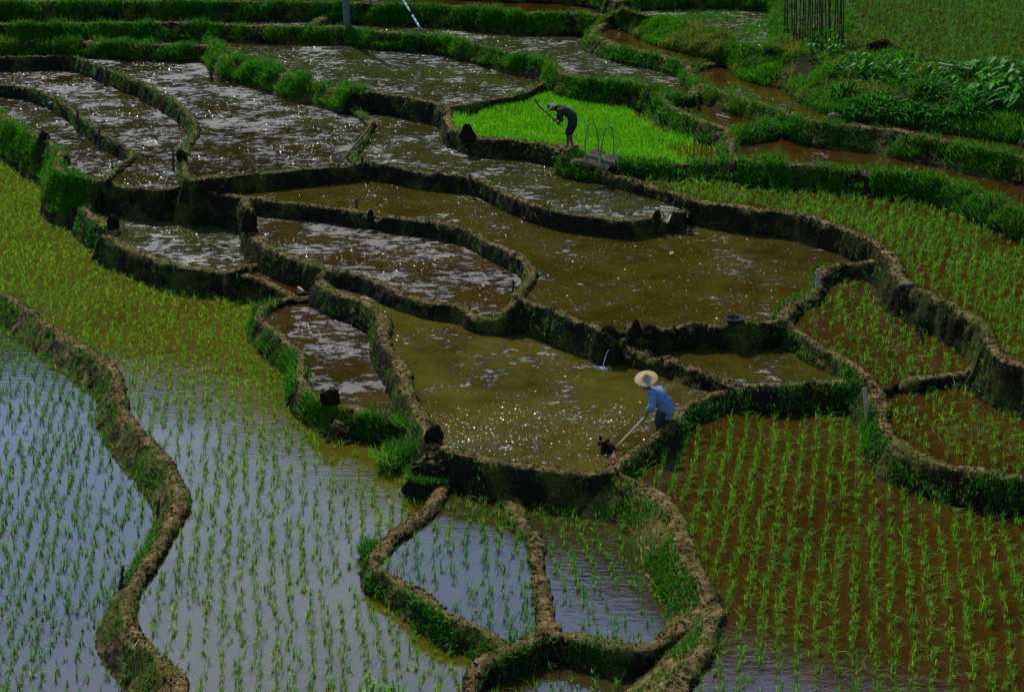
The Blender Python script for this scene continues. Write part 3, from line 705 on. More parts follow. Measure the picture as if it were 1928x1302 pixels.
RICE['P7'] = rows(ID['P7'], .255, .12, .19, .02, .95, 1, .25)
RICE['P2'] = rows(ID['P2'], .25, .125, -.14, .035, .85, 2, .22)
x2 = rows(ID['P2'], .19, .16, .1, .05, .6, 22, .16); x2 = x2[x2[:, 1] > 29.5 + 2.5 * rng.random(len(x2))]; RICE['P2'] = np.vstack([RICE['P2'], x2])
RICE['P1'] = rows(ID['P1'], .23, .125, -.12, .035, .85, 3, .22)
RICE['P3'] = rows(ID['P3'], .25, .12, -.05, .035, .85, 4, .23)
RICE['P4'] = rows(ID['P4'], .26, .13, -.12, .035, .8, 5, .23)
RICE['P0'] = rows(ID['P0'], .27, .2, 0, .03, .8, 6, .24)
RICE['P14'] = rows(ID['P14'], .25, .13, .3, .06, .85, 7, .22)
RICE['P15'] = rows(ID['P15'], .26, .14, -.1, .04, .9, 8, .24)
RICE['P16'] = rows(ID['P16'], .23, .12, .32, .05, .95, 9, .25)
RICE['P25'] = rows(ID['P25'], .24, .15, .1, .05, 1, 10, .3)
def tuft(P, nb=7, wid=.012):
    n = len(P); base = np.repeat(P[:, :3], nb, 0); h = np.repeat(P[:, 3], nb) * (.55 + .5 * rng.random(n * nb))
    base[:, :2] += .016 * rng.standard_normal((n * nb, 2)); up = np.zeros_like(base); up[:, 2] = 1
    up[:, :2] += .16 * rng.standard_normal((n * nb, 2)); up[:, 0] += .08
    return blades(base, h, up, wid, .35 + .5 * (rng.random(n * nb) > .72), .95)
allr = [(k, P) for k, P in RICE.items() if len(P)]
# the 300 that show largest become things of their own
big = np.concatenate([np.c_[P, np.full(len(P), i)] for i, (k, P) in enumerate(allr)])
q = project(big[:, :3]); vis = (q[0] > 8) & (q[0] < 1920) & (q[1] < 1296)
score = np.where(vis, big[:, 3] / q[2], 0); top = np.argsort(-score)[:300]
istop = np.zeros(len(big), bool); istop[top] = True
WORDS = dict(P7='wide brown paddy at lower right', P2='large curving paddy', P1='bottom left paddy', P3='left fan-shaped paddy', P4='right fan-shaped paddy', P0='paddy at the bottom edge under the fan', P14='small paddy right of the muddy triangle', P15='paddy at the right edge', P16='long paddy curving along the right', P25='top right field')
for i, (k, P) in enumerate(allr):
    rest = big[(big[:, 4] == i) & ~istop][:, :4]
    if len(rest):
        V, F = tuft(rest, 7 if k != 'P25' else 5, .013 if k not in ('P25', 'P16') else .014)
        o = link('rice_seedlings', mesh_np('rice_seedlings', V, F), M['ricedark'] if k == 'P25' else M['riceyellow'] if k == 'P2' else M['rice']); tag(o, 'rows of young green rice across the ' + WORDS[k], 'rice seedlings', kind='stuff'); print(k, len(rest))
protos = []
for v in range(10):
    V, F = tuft(np.array([[0, 0, 0, .24]]), int(rng.integers(5, 10)), .010); protos.append(mesh_np('rice_seedling', V, F)); protos[-1].materials.append(M['rice'])
for j in np.flatnonzero(istop):
    x, y, z, h, i = big[j]; o = bpy.data.objects.new('rice_seedling', protos[int(rng.integers(10))]); col.objects.link(o)
    o.location = (x, y, z); o.rotation_euler = (0, 0, rng.random() * 6.28); s_ = h / .24; o.scale = (s_, s_, s_)
    k = allr[int(i)][0]; tag(o, 'young rice tuft near the camera in the ' + WORDS[k], 'rice seedling', 'nearest rice tufts in the ' + WORDS[k])

# ------------------------------------------------------------------ ground and hills
k = N('ground'); k.set(k.ramp(k.noise(.4, 6), [(.35, (.03, .04, .012)), (.65, (.06, .07, .02))]), .9)
me = mesh_np('ground', [(-900, -900, -2.2), (900, -900, -2.2), (900, 900, -2.2), (-900, 900, -2.2)], np.array([[0, 1, 2, 3]]))
tag(link('ground', me, k.m), 'ground round the terraces', 'ground', kind='structure')
k = N('forest_hill'); k.set(k.ramp(k.noise(.25, 8, .7), [(.35, (.003, .006, .0015)), (.65, (.008, .014, .003))]), 1.0, spec=0.0); 
na, nr = 160, 50
az = np.radians(np.linspace(-75, 60, na)); rr = np.linspace(0, 1, nr)
el = np.radians(np.interp(np.degrees(az), [-75, -40, -17, -10, -2, 5, 8, 13, 30, 60], [7, 11, 15.8, 19.3, 23.8, 26, 27.5, 29.5, 31, 20])) + .012 * vnoise(n3(az * 9, az * 0), 1, 77)
Rd = 76 + rr * 170
Rg, Az = np.meshgrid(Rd, az); Hh = (246 * np.tan(el)[:, None]) * rr[None, :] ** 1.05
X_, Y_ = Rg * np.sin(Az), Rg * np.cos(Az); Z_ = 2.4 + Hh + (2.5 * vnoise(n3(X_, Y_), 18, 78) + 1.5 * vnoise(n3(X_, Y_), 6, 79)) * np.clip(rr * 6, 0, 1)
i = np.arange(na - 1)[:, None] * nr + np.arange(nr - 1)[None, :]
F = np.stack([i, i + 1, i + nr + 1, i + nr], -1).reshape(-1, 4)
tag(link('hills', mesh_np('hills', np.stack([X_, Y_, Z_], -1).reshape(-1, 3), F, True), k.m), 'wooded hill rising beyond the terraces', 'hill', kind='structure')
# ------------------------------------------------------------------ objects
def tube(bm, pts, rads, seg=8, cap=True):
    pts = [Vector(p) for p in pts]; rings = []
    for i, p in enumerate(pts):
        d = (pts[min(i + 1, len(pts) - 1)] - pts[max(i - 1, 0)]).normalized()
        a = d.orthogonal().normalized() if i == 0 else (rings_a - d * rings_a.dot(d)).normalized()
        rings_a = a; b_ = d.cross(a); r = rads[i] if hasattr(rads, '__len__') else rads
        rings.append([bm.verts.new(p + (a * math.cos(t) + b_ * math.sin(t)) * r) for t in [2 * math.pi * j / seg for j in range(seg)]])
    for i in range(len(rings) - 1):
        for j in range(seg): bm.faces.new((rings[i][j], rings[i][(j + 1) % seg], rings[i + 1][(j + 1) % seg], rings[i + 1][j]))
    if cap: bm.faces.new(rings[0][::-1]); bm.faces.new(rings[-1])
def box(bm, o, ex, ey, ez):
    """oriented box: centre o, half-extent vectors"""
    o, ex, ey, ez = map(Vector, (o, ex, ey, ez)); v = [bm.verts.new(o + a * ex + b_ * ey + c * ez) for a in (-1, 1) for b_ in (-1, 1) for c in (-1, 1)]
    for f in ((0, 1, 3, 2), (4, 6, 7, 5), (0, 4, 5, 1), (2, 3, 7, 6), (0, 2, 6, 4), (1, 5, 7, 3)): bm.faces.new([v[i] for i in f])
def lathe(bm, prof, seg=20, mat4=None):
    rings = [[bm.verts.new((r * math.cos(t), r * math.sin(t), z)) for t in [2 * math.pi * j / seg for j in range(seg)]] for r, z in prof]
    for i in range(len(rings) - 1):
        for j in range(seg): bm.faces.new((rings[i][j], rings[i][(j + 1) % seg], rings[i + 1][(j + 1) % seg], rings[i + 1][j]))
    return rings
def fin(name, bm, mat, parent=None, smooth=True, jitter=0):
    if jitter:
        for v in bm.verts: v.co += Vector([random.uniform(-1, 1) * jitter for _ in range(3)])
    bmesh.ops.recalc_face_normals(bm, faces=bm.faces)
    me = bpy.data.meshes.new(name); bm.to_mesh(me); bm.free(); return link(name, me, mat, parent, smooth)

M['wood_dark'] = plain('weathered_dark_wood', (.028, .022, .016), .8, .4, 30, .5)
M['wood_grey'] = plain('bleached_grey_board', (.26, .20, .13), .75, .3, 40, .5)
M['handle'] = plain('worn_hoe_handle', (.24, .19, .13), .5, .2, 30)
M['iron'] = plain('muddy_iron', (.05, .04, .035), .45, .4, 30)
M['bamboo'] = plain('old_bamboo', (.018, .012, .006), .6, .35, 20)
M['hoop'] = plain('bent_bamboo_hoop', (.11, .085, .045), .5, .3, 20)
M['concrete'] = plain('concrete_pole', (.08, .09, .10), .8, .15, 6)
M['stone'] = plain('field_stone', (.07, .055, .035), .8, .35, 14, .6)
M['skin'] = plain('tanned_skin', (.10, .05, .025), .55, .12, 10)
M['straw'] = plain('woven_straw', (.27, .19, .09), .65, .2, 60, .4)
M['straw_dark'] = plain('shaded_straw', (.07, .055, .035), .65, .25, 60, .4)  # bent farmer's hat, straw darkened to paint in its shaded side
M['shirt'] = plain('faded_blue_shirt', (.10, .17, .27), .9, .28, 14, .35)
M['trousers'] = plain('wet_dark_trousers', (.012, .015, .02), .6, .3, 12)
M['greyshirt'] = plain('shaded_grey_shirt', (.016, .019, .016), .95, .3, 14, .3)  # bent farmer's shirt, near black: its shaded side is put into the colour
M['shorts'] = plain('dark_shorts', (.008, .008, .009), .8, .3, 12)
M['red'] = plain('red_label', (.62, .012, .02), .35, .05, 5)
M['white'] = plain('white_paint', (.75, .75, .75), .5, .05, 5)
M['black'] = plain('black_rubber', (.012, .012, .013), .5, .2, 10)
M['leaf'] = blade_mat('broad_leaf', (.015, .10, .005), (.06, .27, .01), .5)
M['leafy'] = blade_mat('young_leaf', (.10, .28, .02), (.22, .45, .03), .5)
k = N('bottle_plastic'); k.set((.85, .9, .9), .08, ior=1.45); k.b.inputs['Transmission Weight'].default_value = .85; M['pet'] = k.m
k = N('foam'); k.set((.34, .36, .37), .25); M['foam'] = k.m

# ---- mud heaps, clods and stones -------------------------------------------------
def lump(name, px, py, z, wpx, hpx, label, cat='mud heap', mat='mudlump', seed=0, pointy=.3, depth=.8, group=None):
    """irregular block standing on the bund: base centre at pixel (px,py) at height z, width and height in pixels of the photograph"""
    c = at(px, py, z); dep = project(c)[2]; wd = wpx / FPX * dep / 2; h = hpx / FPX * dep / math.cos(PITCH)
    bm = bmesh.new(); bmesh.ops.create_icosphere(bm, subdivisions=4, radius=1)
    co = np.array([v.co[:] for v in bm.verts]); q = np.sign(co) * np.abs(co) ** .72
    nz = .26 * vnoise(co + seed * 7.3, .9, seed) + .22 * vnoise(co + seed, .4, seed + 1) + .16 * vnoise(co, .17, seed + 2)
    q *= (1 + nz)[:, None]; t = (q[:, 2] + 1) / 2; tp = 1 - pointy * np.clip(t, 0, 1)
    q[:, 0] *= wd * tp; q[:, 1] *= wd * depth * tp; q[:, 2] = np.clip(t, -.1, 1.3) * h - .05
    for v, p in zip(bm.verts, q): v.co = p
    o = fin(name, bm, M[mat], smooth=False); o.location = c; return tag(o, label, cat, group)
lump('mud_heap', 881, 262, 1.05, 30, 30, 'pointed black mud heap at the left corner of the nursery bed', seed=1, pointy=.55)
lump('mud_heap', 84, 272, .1, 26, 26, 'rounded dark mud heap on the grassy bund at far left', seed=2, pointy=.35)
lump('mud_heap', 343, 303, .7, 19, 22, 'dark square mud block beside the outflow of the crescent paddy', seed=3, pointy=.1)
lump('mud_heap', 214, 430, -.32, 22, 28, 'dark square mud block at the left end of the small weedy paddy', seed=4, pointy=.12)
lump('mud_heap', 471, 440, .1, 32, 46, 'tall mossy mud pillar between the weedy and glittering paddies', seed=5, pointy=.4)
lump('mud_heap', 417, 366, .4, 22, 18, 'mud knob on top of the long dark wall at left', seed=6)
lump('mud_heap', 205, 346, .36, 14, 11, 'small mud knob where the crescent paddy bund ends', seed=7)
lump('mud_heap', 1146, 640, .2, 44, 30, 'big black mud mound left of the breach', seed=8, pointy=.35)
lump('mud_heap', 1197, 632, .28, 24, 36, 'jagged upright black clod right of the breach', seed=9, pointy=.7)
lump('mud_heap', 1222, 630, .3, 40, 20, 'low crumbled clods beside the jagged upright clod', seed=10, pointy=.3)
lump('mud_heap', 1237, 412, .66, 17, 21, 'mossy mud stub left of the bamboo spout', seed=11, pointy=.4)
lump('mud_heap', 625, 766, -.52, 34, 36, 'black mud block at the lower left corner of the oblong paddy', seed=12, pointy=.08)
lump('mud_heap', 818, 835, -.15, 33, 38, 'dark mud block where two bunds meet left of the olive paddy', seed=13, pointy=.05)
lump('mud_heap', 698, 414, .3, 14, 22, 'dark mud clod at the gap in the long wall', seed=14, pointy=.2)
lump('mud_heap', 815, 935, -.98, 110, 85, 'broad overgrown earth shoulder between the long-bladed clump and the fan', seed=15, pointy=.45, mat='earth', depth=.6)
lump('mud_heap', 1655, 98, 2.6, 50, 24, 'dark mound in place of a hollow at the corner of the top right rice field', seed=16, pointy=.35)  # solid dark mound added where there is a dark hollow
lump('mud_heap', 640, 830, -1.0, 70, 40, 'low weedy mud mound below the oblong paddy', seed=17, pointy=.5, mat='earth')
lump('mud_heap', 950, 20, 2.2, 12, 12, 'small grassy cone on the top edge bank', seed=18, pointy=.8, mat='earth')
lump('stone', 1707, 536, .86, 30, 9, 'flat pale stone set in the high right-hand bund', 'stone', 'stone', 20, .1)
lump('stone', 1569, 226, 1.7, 34, 16, 'dark boulder at the edge of the amber ditch', 'stone', 'stone', 21, .4)
lump('stone', 1926, 272, 1.72, 20, 14, 'boulder at the ditch by the right edge', 'stone', 'stone', 22, .3)
lump('stone', 1100, 110, 1.5, 1, 1, 'tiny stone in the upper weedy paddy', 'stone', 'stone', 23) if False else None

# ---- wet clods scattered in the worked paddies -----------------------------------
def clods(rid, dens, size, seed, lo=.1, fn=None):
    m = (core == rid) & (clear >= 1); ys, xs = np.nonzero(m); n = rng.poisson(len(ys) * CS * CS * dens * 1.5)
    k_ = rng.integers(0, len(ys), n); x = X0 + (xs[k_] + rng.random(n)) * CS; y = Y0 + (ys[k_] + rng.random(n)) * CS
    p = np.stack([x, y, np.full(n, LEV[rid])], 1); q = project(p)
    pr = np.clip(lo + 1.1 * vnoise(p, .9, seed) + .7 * vnoise(p, .3, seed + 1), 0, 1)
    if fn is not None: pr = np.clip(fn(q[0], q[1]) * (pr + .3), 0, 1)
    ok = (rng.random(n) < pr) & (q[0] > -30) & (q[0] < 1960) & (q[1] > -40) & (q[1] < 1320); p = p[ok]; n = len(p)
    s_ = .75 * size * (.4 + rng.random(n) ** 2 * 1.3); yaw = rng.random(n) * 6.28; V = []
    for j in range(4):
        a = yaw + j * 1.57 + .5 * rng.random(n); V.append(np.stack([p[:, 0] + s_ * np.cos(a) * (.7 + .6 * rng.random(n)), p[:, 1] + s_ * np.sin(a) * (.5 + .5 * rng.random(n)), p[:, 2] - .004], 1))
    V.append(np.stack([p[:, 0] + s_ * .4 * rng.standard_normal(n), p[:, 1] + s_ * .4 * rng.standard_normal(n), p[:, 2] + s_ * (.05 + .28 * rng.random(n))], 1))
    V = np.stack(V, 1).reshape(-1, 3); b_ = np.arange(n)[:, None] * 5
    F_ = np.concatenate([b_ + np.array([[j, (j + 1) % 4, 4]]) for j in range(4)]); return V, F_
k = N('wet_clods'); k.set(k.ramp(k.geo.outputs['Random Per Island'], [(0, (.02, .013, .006)), (.6, (.06, .042, .015)), (1, (.05, .07, .015))]), .27, spec=.55); M['clod'] = k.m
VV_, FF_, off_ = [], [], 0
spl = lambda x, y: np.exp(-((x - 1010) / 190) ** 2 - ((y - 815) / 42) ** 2) * 1.6
for nm, dn, sz, fn in (('P12', 90, .035, None), ('PL1', 80, .04, None), ('PL2', 80, .04, None), ('PL4', 70, .045, None), ('P10', 120, .035, None), ('P5', 90, .03, None), ('P9', 130, .035, None), ('P8', 70, .035, None), ('P18', 80, .04, None), ('P19', 60, .04, None), ('P11', 60, .03, None), ('P6', 60, .03, None), ('P6', 420, .035, spl), ('PL6', 100, .05, None), ('PL7', 100, .05, None), ('P17', 15, .05, None), ('P14', 30, .04, None)):
    v_, f_ = clods(ID[nm], dn, sz, hash(nm) % 97 if False else len(VV_) + 200, .15, fn); VV_.append(v_); FF_.append(f_ + off_); off_ += len(v_)
o = link('mud_clods', mesh_np('mud_clods', np.vstack(VV_), np.concatenate(FF_)), M['clod']); tag(o, 'wet mud clods and trash breaking the water of the worked paddies', 'mud clods', kind='stuff'); print('clods', off_ // 5)

# ---- posts, boards, sticks -------------------------------------------------------
def post(x0, y0, z, x1, y1, wpx, label, mat='wood_dark', name='stake', cat='stake', flat=False, lean=0.0, group=None):
    a = at(x0, y0, z); b_ = onY(x1, y1, a[1] + lean); dep = project(a)[2]; r = wpx / FPX * dep / 2
    bm = bmesh.new(); a, b_ = Vector(a), Vector(b_); d = b_ - a
    if flat:
        side = Vector((1, 0, 0)); side = (side - d.normalized() * side.dot(d.normalized())).normalized(); nn = d.cross(side).normalized()
        n = 7; prev = None
        for i in range(n):
            t_ = i / (n - 1); c = a + d * t_; w_ = r * (1 + .12 * random.uniform(-1, 1)); q = [bm.verts.new(c + side * w_ * sx + nn * .018 * sy) for sx, sy in ((-1, -1), (1, -1), (1, 1), (-1, 1))]
            if prev: [bm.faces.new((prev[j], prev[(j + 1) % 4], q[(j + 1) % 4], q[j])) for j in range(4)]
            else: bm.faces.new(q[::-1])
            prev = q
        bm.faces.new(prev)
    else:
        n = 6; pts = [a - d.normalized() * .12] + [a + d * (i / (n - 1)) + Vector((random.uniform(-1, 1), random.uniform(-1, 1), 0)) * r * .25 for i in range(n)]
        tube(bm, pts, [r] + [r * (1.08 - .2 * i / (n - 1)) * random.uniform(.92, 1.08) for i in range(n)], 9)
    return tag(fin(name, bm, M[mat], smooth=not flat), label, cat, group)
post(148, 236, .36, 146, 207, 5, 'thick dark stake on the thin bund left of the crescent paddy')
post(187, 276, .3, 187, 240, 4, 'tall dark stake nearer the tip of the thin crescent bund')
post(211, 314, .1, 210, 304, 3, 'short stub of a stake in the small glittering paddy')
post(400, 150, .65, 394, 136, 4, 'leaning stub at the foot of the lush grass bank', lean=-.1)
post(200, 156, .5, 200, 126, 3, 'mossy stake in the face of the bund beside the crescent paddy')
post(327, 322, .3, 325, 280, 4, 'tall thin board stake at the outflow of the crescent paddy')
post(306, 186, .6, 304, 175, 3, 'small stub on the mossy bund of the crescent paddy')
post(683, 313, .66, 682, 293, 5, 'dark stake at the left end of the long middle bund')
post(886, 348, .6, 885, 328, 6, 'stubby dark stake in the middle of the long middle bund')
post(671, 396, .38, 671, 374, 5, 'mossy green stake on the long wall left of the gap', mat='mossy') if 'mossy' in M else post(671, 396, .38, 671, 374, 5, 'mossy stake on the long wall left of the gap')
post(966, 550, .2, 966, 527, 4, 'small stake in the corner of the glittering brown paddy')
post(1226, 200, 1.35, 1220, 174, 4, 'slanting stake in the grass behind the nursery bed')
post(1245, 233, 1.15, 1240, 213, 4, 'slanting stake in the grass right of the nursery bed')
post(1316, 206, 1.42, 1313, 180, 7, 'thick dark stump standing in the small brown pool')
post(1737, 642, .2, 1733, 618, 6, 'dark stake standing in the small right-hand rice paddy')
post(1474, 600, .35, 1473, 590, 3, 'little stub on the winding bund at right')
post(297, 984, -1.28, 299, 940, 6, 'tall dark stake against the long snaking bund')
post(227, 1102, -1.0, 232, 1064, 7, 'leaning dark stake on the left flank of the snaking bund')
post(176, 1183, -1.32, 178, 1177, 4, 'tiny stub in the bottom left paddy')
post(1539, 543, .42, 1541, 506, 8, 'pale upright board on the winding bund at right', 'wood_grey', 'board', 'board', True)
post(1638, 826, -.42, 1627, 730, 7, 'long pale board leaning on the side of the winding bund', 'wood_grey', 'board', 'board', True, .25)
post(808, 924, -.8, 804, 890, 4, 'pale stick leaning on the grassy wall left of the fan', 'wood_grey', 'stick', 'stick')
post(1226, 1056, -.6, 1218, 1030, 5, 'pale stick against the weedy slope right of the fan', 'wood_grey', 'stick', 'stick')
post(984, 1150, -.76, 986, 1130, 4, 'pale stick in the bund splitting the fan', 'wood_grey', 'stick', 'stick')
post(209, 762, -.95, 201, 740, 2, 'dry stalk on the left flank of the snaking bund', 'wood_grey', 'stick', 'stick')
def lying(p0, p1, r, label, mat, name, cat, sag=0.0):
    a, b_ = Vector(at(*p0)), Vector(at(*p1)); bm = bmesh.new(); n = 6
    tube(bm, [a.lerp(b_, i / (n - 1)) - Vector((0, 0, sag * math.sin(math.pi * i / (n - 1)))) for i in range(n)], [r * random.uniform(.9, 1.1) for _ in range(n)], 8)
    return tag(fin(name, bm, M[mat]), label, cat)
lying((636, 312, .76), (694, 241, .92), .028, 'long dark bamboo pole lying across the narrow bund', 'wood_dark', 'bamboo_pole', 'bamboo pole')
lying((1244, 389, .78), (1270, 394, .84), .025, 'pale bamboo rod lying behind the spout', 'wood_grey', 'bamboo_pole', 'bamboo pole')
lying((1768, 120, 2.86), (1831, 131, 2.86), .032, 'pale plank edging the top right rice field', 'wood_grey', 'plank', 'plank')
lying((606, 92, 1.14), (646, 90, 1.14), .02, 'thin stick floating near the bank under the pole', 'wood_dark', 'stick', 'stick')
lying((1349, 216, 1.43), (1376, 223, 1.44), .02, 'wet log lying along the small brown pool', 'wood_grey', 'log', 'log')
lying((572, 549, -.4), (562, 541, -.38), .03, 'pale stick lying at the tiny brown puddle', 'wood_grey', 'stick', 'stick')
lying((593, 787, -.75), (598, 797, -.85), .03, 'pale root poking from the grass below the oblong paddy', 'wood_grey', 'stick', 'stick')
lying((249, 1222, -.8), (262, 1203, -.8), .008, 'pale straw lying on the snaking bund near the bottom', 'wood_grey', 'straw', 'straw')
# bamboo spout: half pipe
e = empty('bamboo_spout', at(1262, 400, .74)); a, b_ = Vector(at(1262, 400, .74)), Vector(onY(1255, 417, at(1262, 400, .74)[1] - .35)); bm = bmesh.new()
d = (b_ - a).normalized(); sidev = d.cross(Vector((0, 0, 1))).normalized(); upv = sidev.cross(d)
rows_ = []
for t_ in (0, .5, 1):
    c = a.lerp(b_, t_) - a; rows_.append([bm.verts.new(c + (sidev * math.cos(g) - upv * math.sin(g)) * rr_) for rr_ in (.05, .038) for g in ([math.pi * j / 6 for j in range(7)] if rr_ == .05 else [math.pi * (6 - j) / 6 for j in range(7)])])
for i in range(2):
    for j in range(14): bm.faces.new((rows_[i][j], rows_[i][(j + 1) % 14], rows_[i + 1][(j + 1) % 14], rows_[i + 1][j]))
fin('trough', bm, M['wood_grey'], e); tag(e, 'split bamboo spout tipping water through the long middle bund', 'bamboo spout')

# round basin on the bund
c = at(1383, 607, .46); bm = bmesh.new(); lathe(bm, [(.0, .01), (.13, .01), (.165, .09), (.172, .10), (.182, .095), (.178, .07), (.145, 0), (0, 0)], 28)
e = empty('basin', c); fin('bowl', bm, M['black'], e); bm = bmesh.new(); tube(bm, [(.178 * math.cos(t_), .178 * math.sin(t_), .10) for t_ in [2 * math.pi * j / 28 for j in range(29)]], .009, 6, False); fin('rim', bm, M['iron'], e)
tag(e, 'round black basin resting on the bund of the wide muddy paddy', 'basin')

# ---- concrete pole and guy wire --------------------------------------------------
pb = at(653, 50, 1.68); e = empty('utility_pole', pb); e.location.z -= .3
ptop = onY(653, -235, pb[1]); hp = ptop[2] - pb[2] + .3
bm = bmesh.new(); tube(bm, [(0, 0, t_ * hp) for t_ in np.linspace(0, 1, 9)], [.125 - .035 * t_ for t_ in np.linspace(0, 1, 9)], 20); fin('shaft', bm, M['concrete'], e)
bm = bmesh.new(); box(bm, (0, -.11, hp - .5), (.75, 0, 0), (0, .04, 0), (0, 0, .05)); fin('crossarm', bm, M['iron'], e, False)
for sx in (-.65, 0, .65):
    bm = bmesh.new(); lathe(bm, [(0, 0), (.03, 0), (.05, .03), (.03, .06), (.05, .09), (.03, .12), (0, .14)], 12); o = fin('insulator', bm, M['white'], e); o.location = (sx, -.11, hp - .45)
for hz in (2.6, 2.68):
    bm = bmesh.new(); tube(bm, [(.125 * math.cos(t_), .125 * math.sin(t_), hz) for t_ in np.linspace(0, 2 * math.pi, 21)], .008, 5, False); fin('band', bm, M['iron'], e)
tag(e, 'blue-grey concrete utility pole rising out of the grass bank at the top', 'utility pole')
ga = Vector(at(797, 63, 1.68)); gb = Vector((pb[0] + .08, pb[1], onY(653, -180, pb[1])[2])); e = empty('guy_wire', ga); d = gb - ga
bm = bmesh.new(); tube(bm, [d * t_ for t_ in (0, .5, 1)], .012, 6); fin('wire', bm, M['iron'], e)
L0 = d.length; s0 = .25
for i in range(14):
    bm = bmesh.new(); u0, u1 = (s0 + i * .16) / L0, (s0 + (i + 1) * .16) / L0; tube(bm, [d * u0, d * u1], .034, 10); fin('guard_band', bm, M['white'] if i % 4 != 3 else M['black'], e)
tag(e, 'slanting guy wire in a white guard with dark bands beside the pole', 'guy wire')

# ---- bamboo canes at top right ---------------------------------------------------
xs_ = [190, 205, 240, 258, 275, 295, 315, 338, 350, 375, 392, 405, 420, 445, 455, 465, 485, 508, 520, 550, 565, 580, 603, 613]
for i, cx in enumerate(xs_):
    X = 1428 + cx / 3.83; f_ = i / (len(xs_) - 1); by = 80 + 34 * math.sin(math.pi * min(1, f_ * 1.25) * .62) - 6 * random.random(); zb = 2.15 + .2 * random.random()
    a = Vector(at(X + random.uniform(-1.5, 1), by, zb)); tp = Vector(onY(X + random.uniform(-3, 6), by - 150 - 30 * random.random(), a.y + random.uniform(-.2, .2)))
    bm = bmesh.new(); n = 10; pts = [a.lerp(tp, j / (n - 1)) + Vector((random.uniform(-1, 1) * .012, 0, 0)) for j in range(n)]; tube(bm, [p - a for p in pts], [.02 - .005 * j / n for j in range(n)], 7)
    o = fin('bamboo_cane', bm, M['bamboo']); o.location = a; tag(o, 'thin brown upright bamboo cane in the cluster at top right', 'bamboo cane', 'bamboo canes standing at the top right')

# ---- broad-leaved plants ---------------------------------------------------------
def leaf_mesh(bm, base, d, up, L, wd):
    """heart-shaped leaf blade hanging from its stalk, folded along the midrib"""
    d = d.normalized(); s_ = d.cross(up).normalized(); nn = s_.cross(d); out = []
    prof = [(-.22, .18), (-.12, .42), (.08, .5), (.35, .42), (.65, .24), (.88, .08), (1.0, 0)]
    mid = [bm.verts.new(base + d * L * t_ + nn * (-.16 * L * t_ * t_)) for t_ in (0,) + tuple(p[0] for p in prof[2:])]
    for sg in (-1, 1):
        e_ = [bm.verts.new(base + d * L * t_ + s_ * sg * wd * w_ + nn * (.10 * wd - .16 * L * max(t_, 0) ** 2)) for t_, w_ in prof[:-1]]
        bm.faces.new((mid[0], e_[0], e_[1])); bm.faces.new((mid[0], e_[1], e_[2], mid[1]))
        for j in range(2, 5): bm.faces.new((mid[j - 1], e_[j], e_[j + 1], mid[j]))
        bm.faces.new((mid[4], e_[5], mid[5]))
def taro(px, py, z, hgt, nl, L, label, name='taro_plant', cat='taro plant', mat='leaf', group='taro plants on the hillside'):
    e = empty(name, at(px, py, z))
    for i in range(nl):
        az_ = random.uniform(0, 6.28); hh = hgt * random.uniform(.55, 1.1); r_ = random.uniform(.1, .34) * hgt
        tp = Vector((math.cos(az_) * r_, math.sin(az_) * r_, hh)); bm = bmesh.new(); tube(bm, [(0, 0, -.05), tp * .5 + Vector((0, 0, .06)), tp], [.012, .009, .006], 5, False)
        dd = Vector((math.cos(az_), math.sin(az_), -random.uniform(.2, 1.3))); leaf_mesh(bm, tp, dd, Vector((0, 0, 1)), L * random.uniform(.7, 1.2), L * random.uniform(.65, .95))
        fin('leaf', bm, M[mat], e, False)
    return tag(e, label, cat, group)
def hill_z(px, py):
    # height of the hillside under a pixel
    q = project(HV.reshape(-1, 3)); j = np.argmin((q[0] - px) ** 2 + (q[1] - py) ** 2); return HV.reshape(-1, 3)[j, 2]
tp_ = [(1588, 135), (1602, 128), (1618, 142), (1632, 130), (1650, 145), (1664, 132), (1676, 150), (1692, 140), (1706, 152), (1722, 145), (1735, 160), (1748, 150), (1762, 165), (1776, 156), (1790, 172), (1805, 180), (1712, 170), (1690, 164), (1655, 160), (1625, 156),
       (1842, 150), (1858, 168), (1872, 150), (1886, 172), (1900, 156), (1912, 178), (1925, 160), (1880, 200), (1900, 206), (1860, 196), (1920, 212), (1840, 186), (1820, 200)]
for i, (px, py) in enumerate(tp_):
    far = px > 1835
    taro(px, py, hill_z(px, py) - .03, .6 if far else .42, 8 if far else 9, .28 if far else .17, 'broad-leaved taro plant in the patch at the right edge' if far else 'low leafy plant in the patch below the top right rice field', group='taro plants at the right edge' if far else 'leafy plants below the rice field')
for i, (px, py) in enumerate([(1545, 95), (1560, 105), (1575, 90), (1585, 108), (1530, 112), (1570, 118)]):
    taro(px, py, hill_z(px, py) - .03, .5, 9, .13, 'small-leaved climber at the foot of the bamboo canes', 'leafy_climber', 'climber', group='climbers at the bamboo canes')
for i, (px, py) in enumerate([(700, 1330), (722, 1336), (750, 1332)]):
    taro(px, py, -1.0, .38, 10, .07, 'pale-leaved plant poking up at the bottom edge', 'leafy_weed', 'weed', 'leafy', 'pale leafy weeds at the bottom edge')

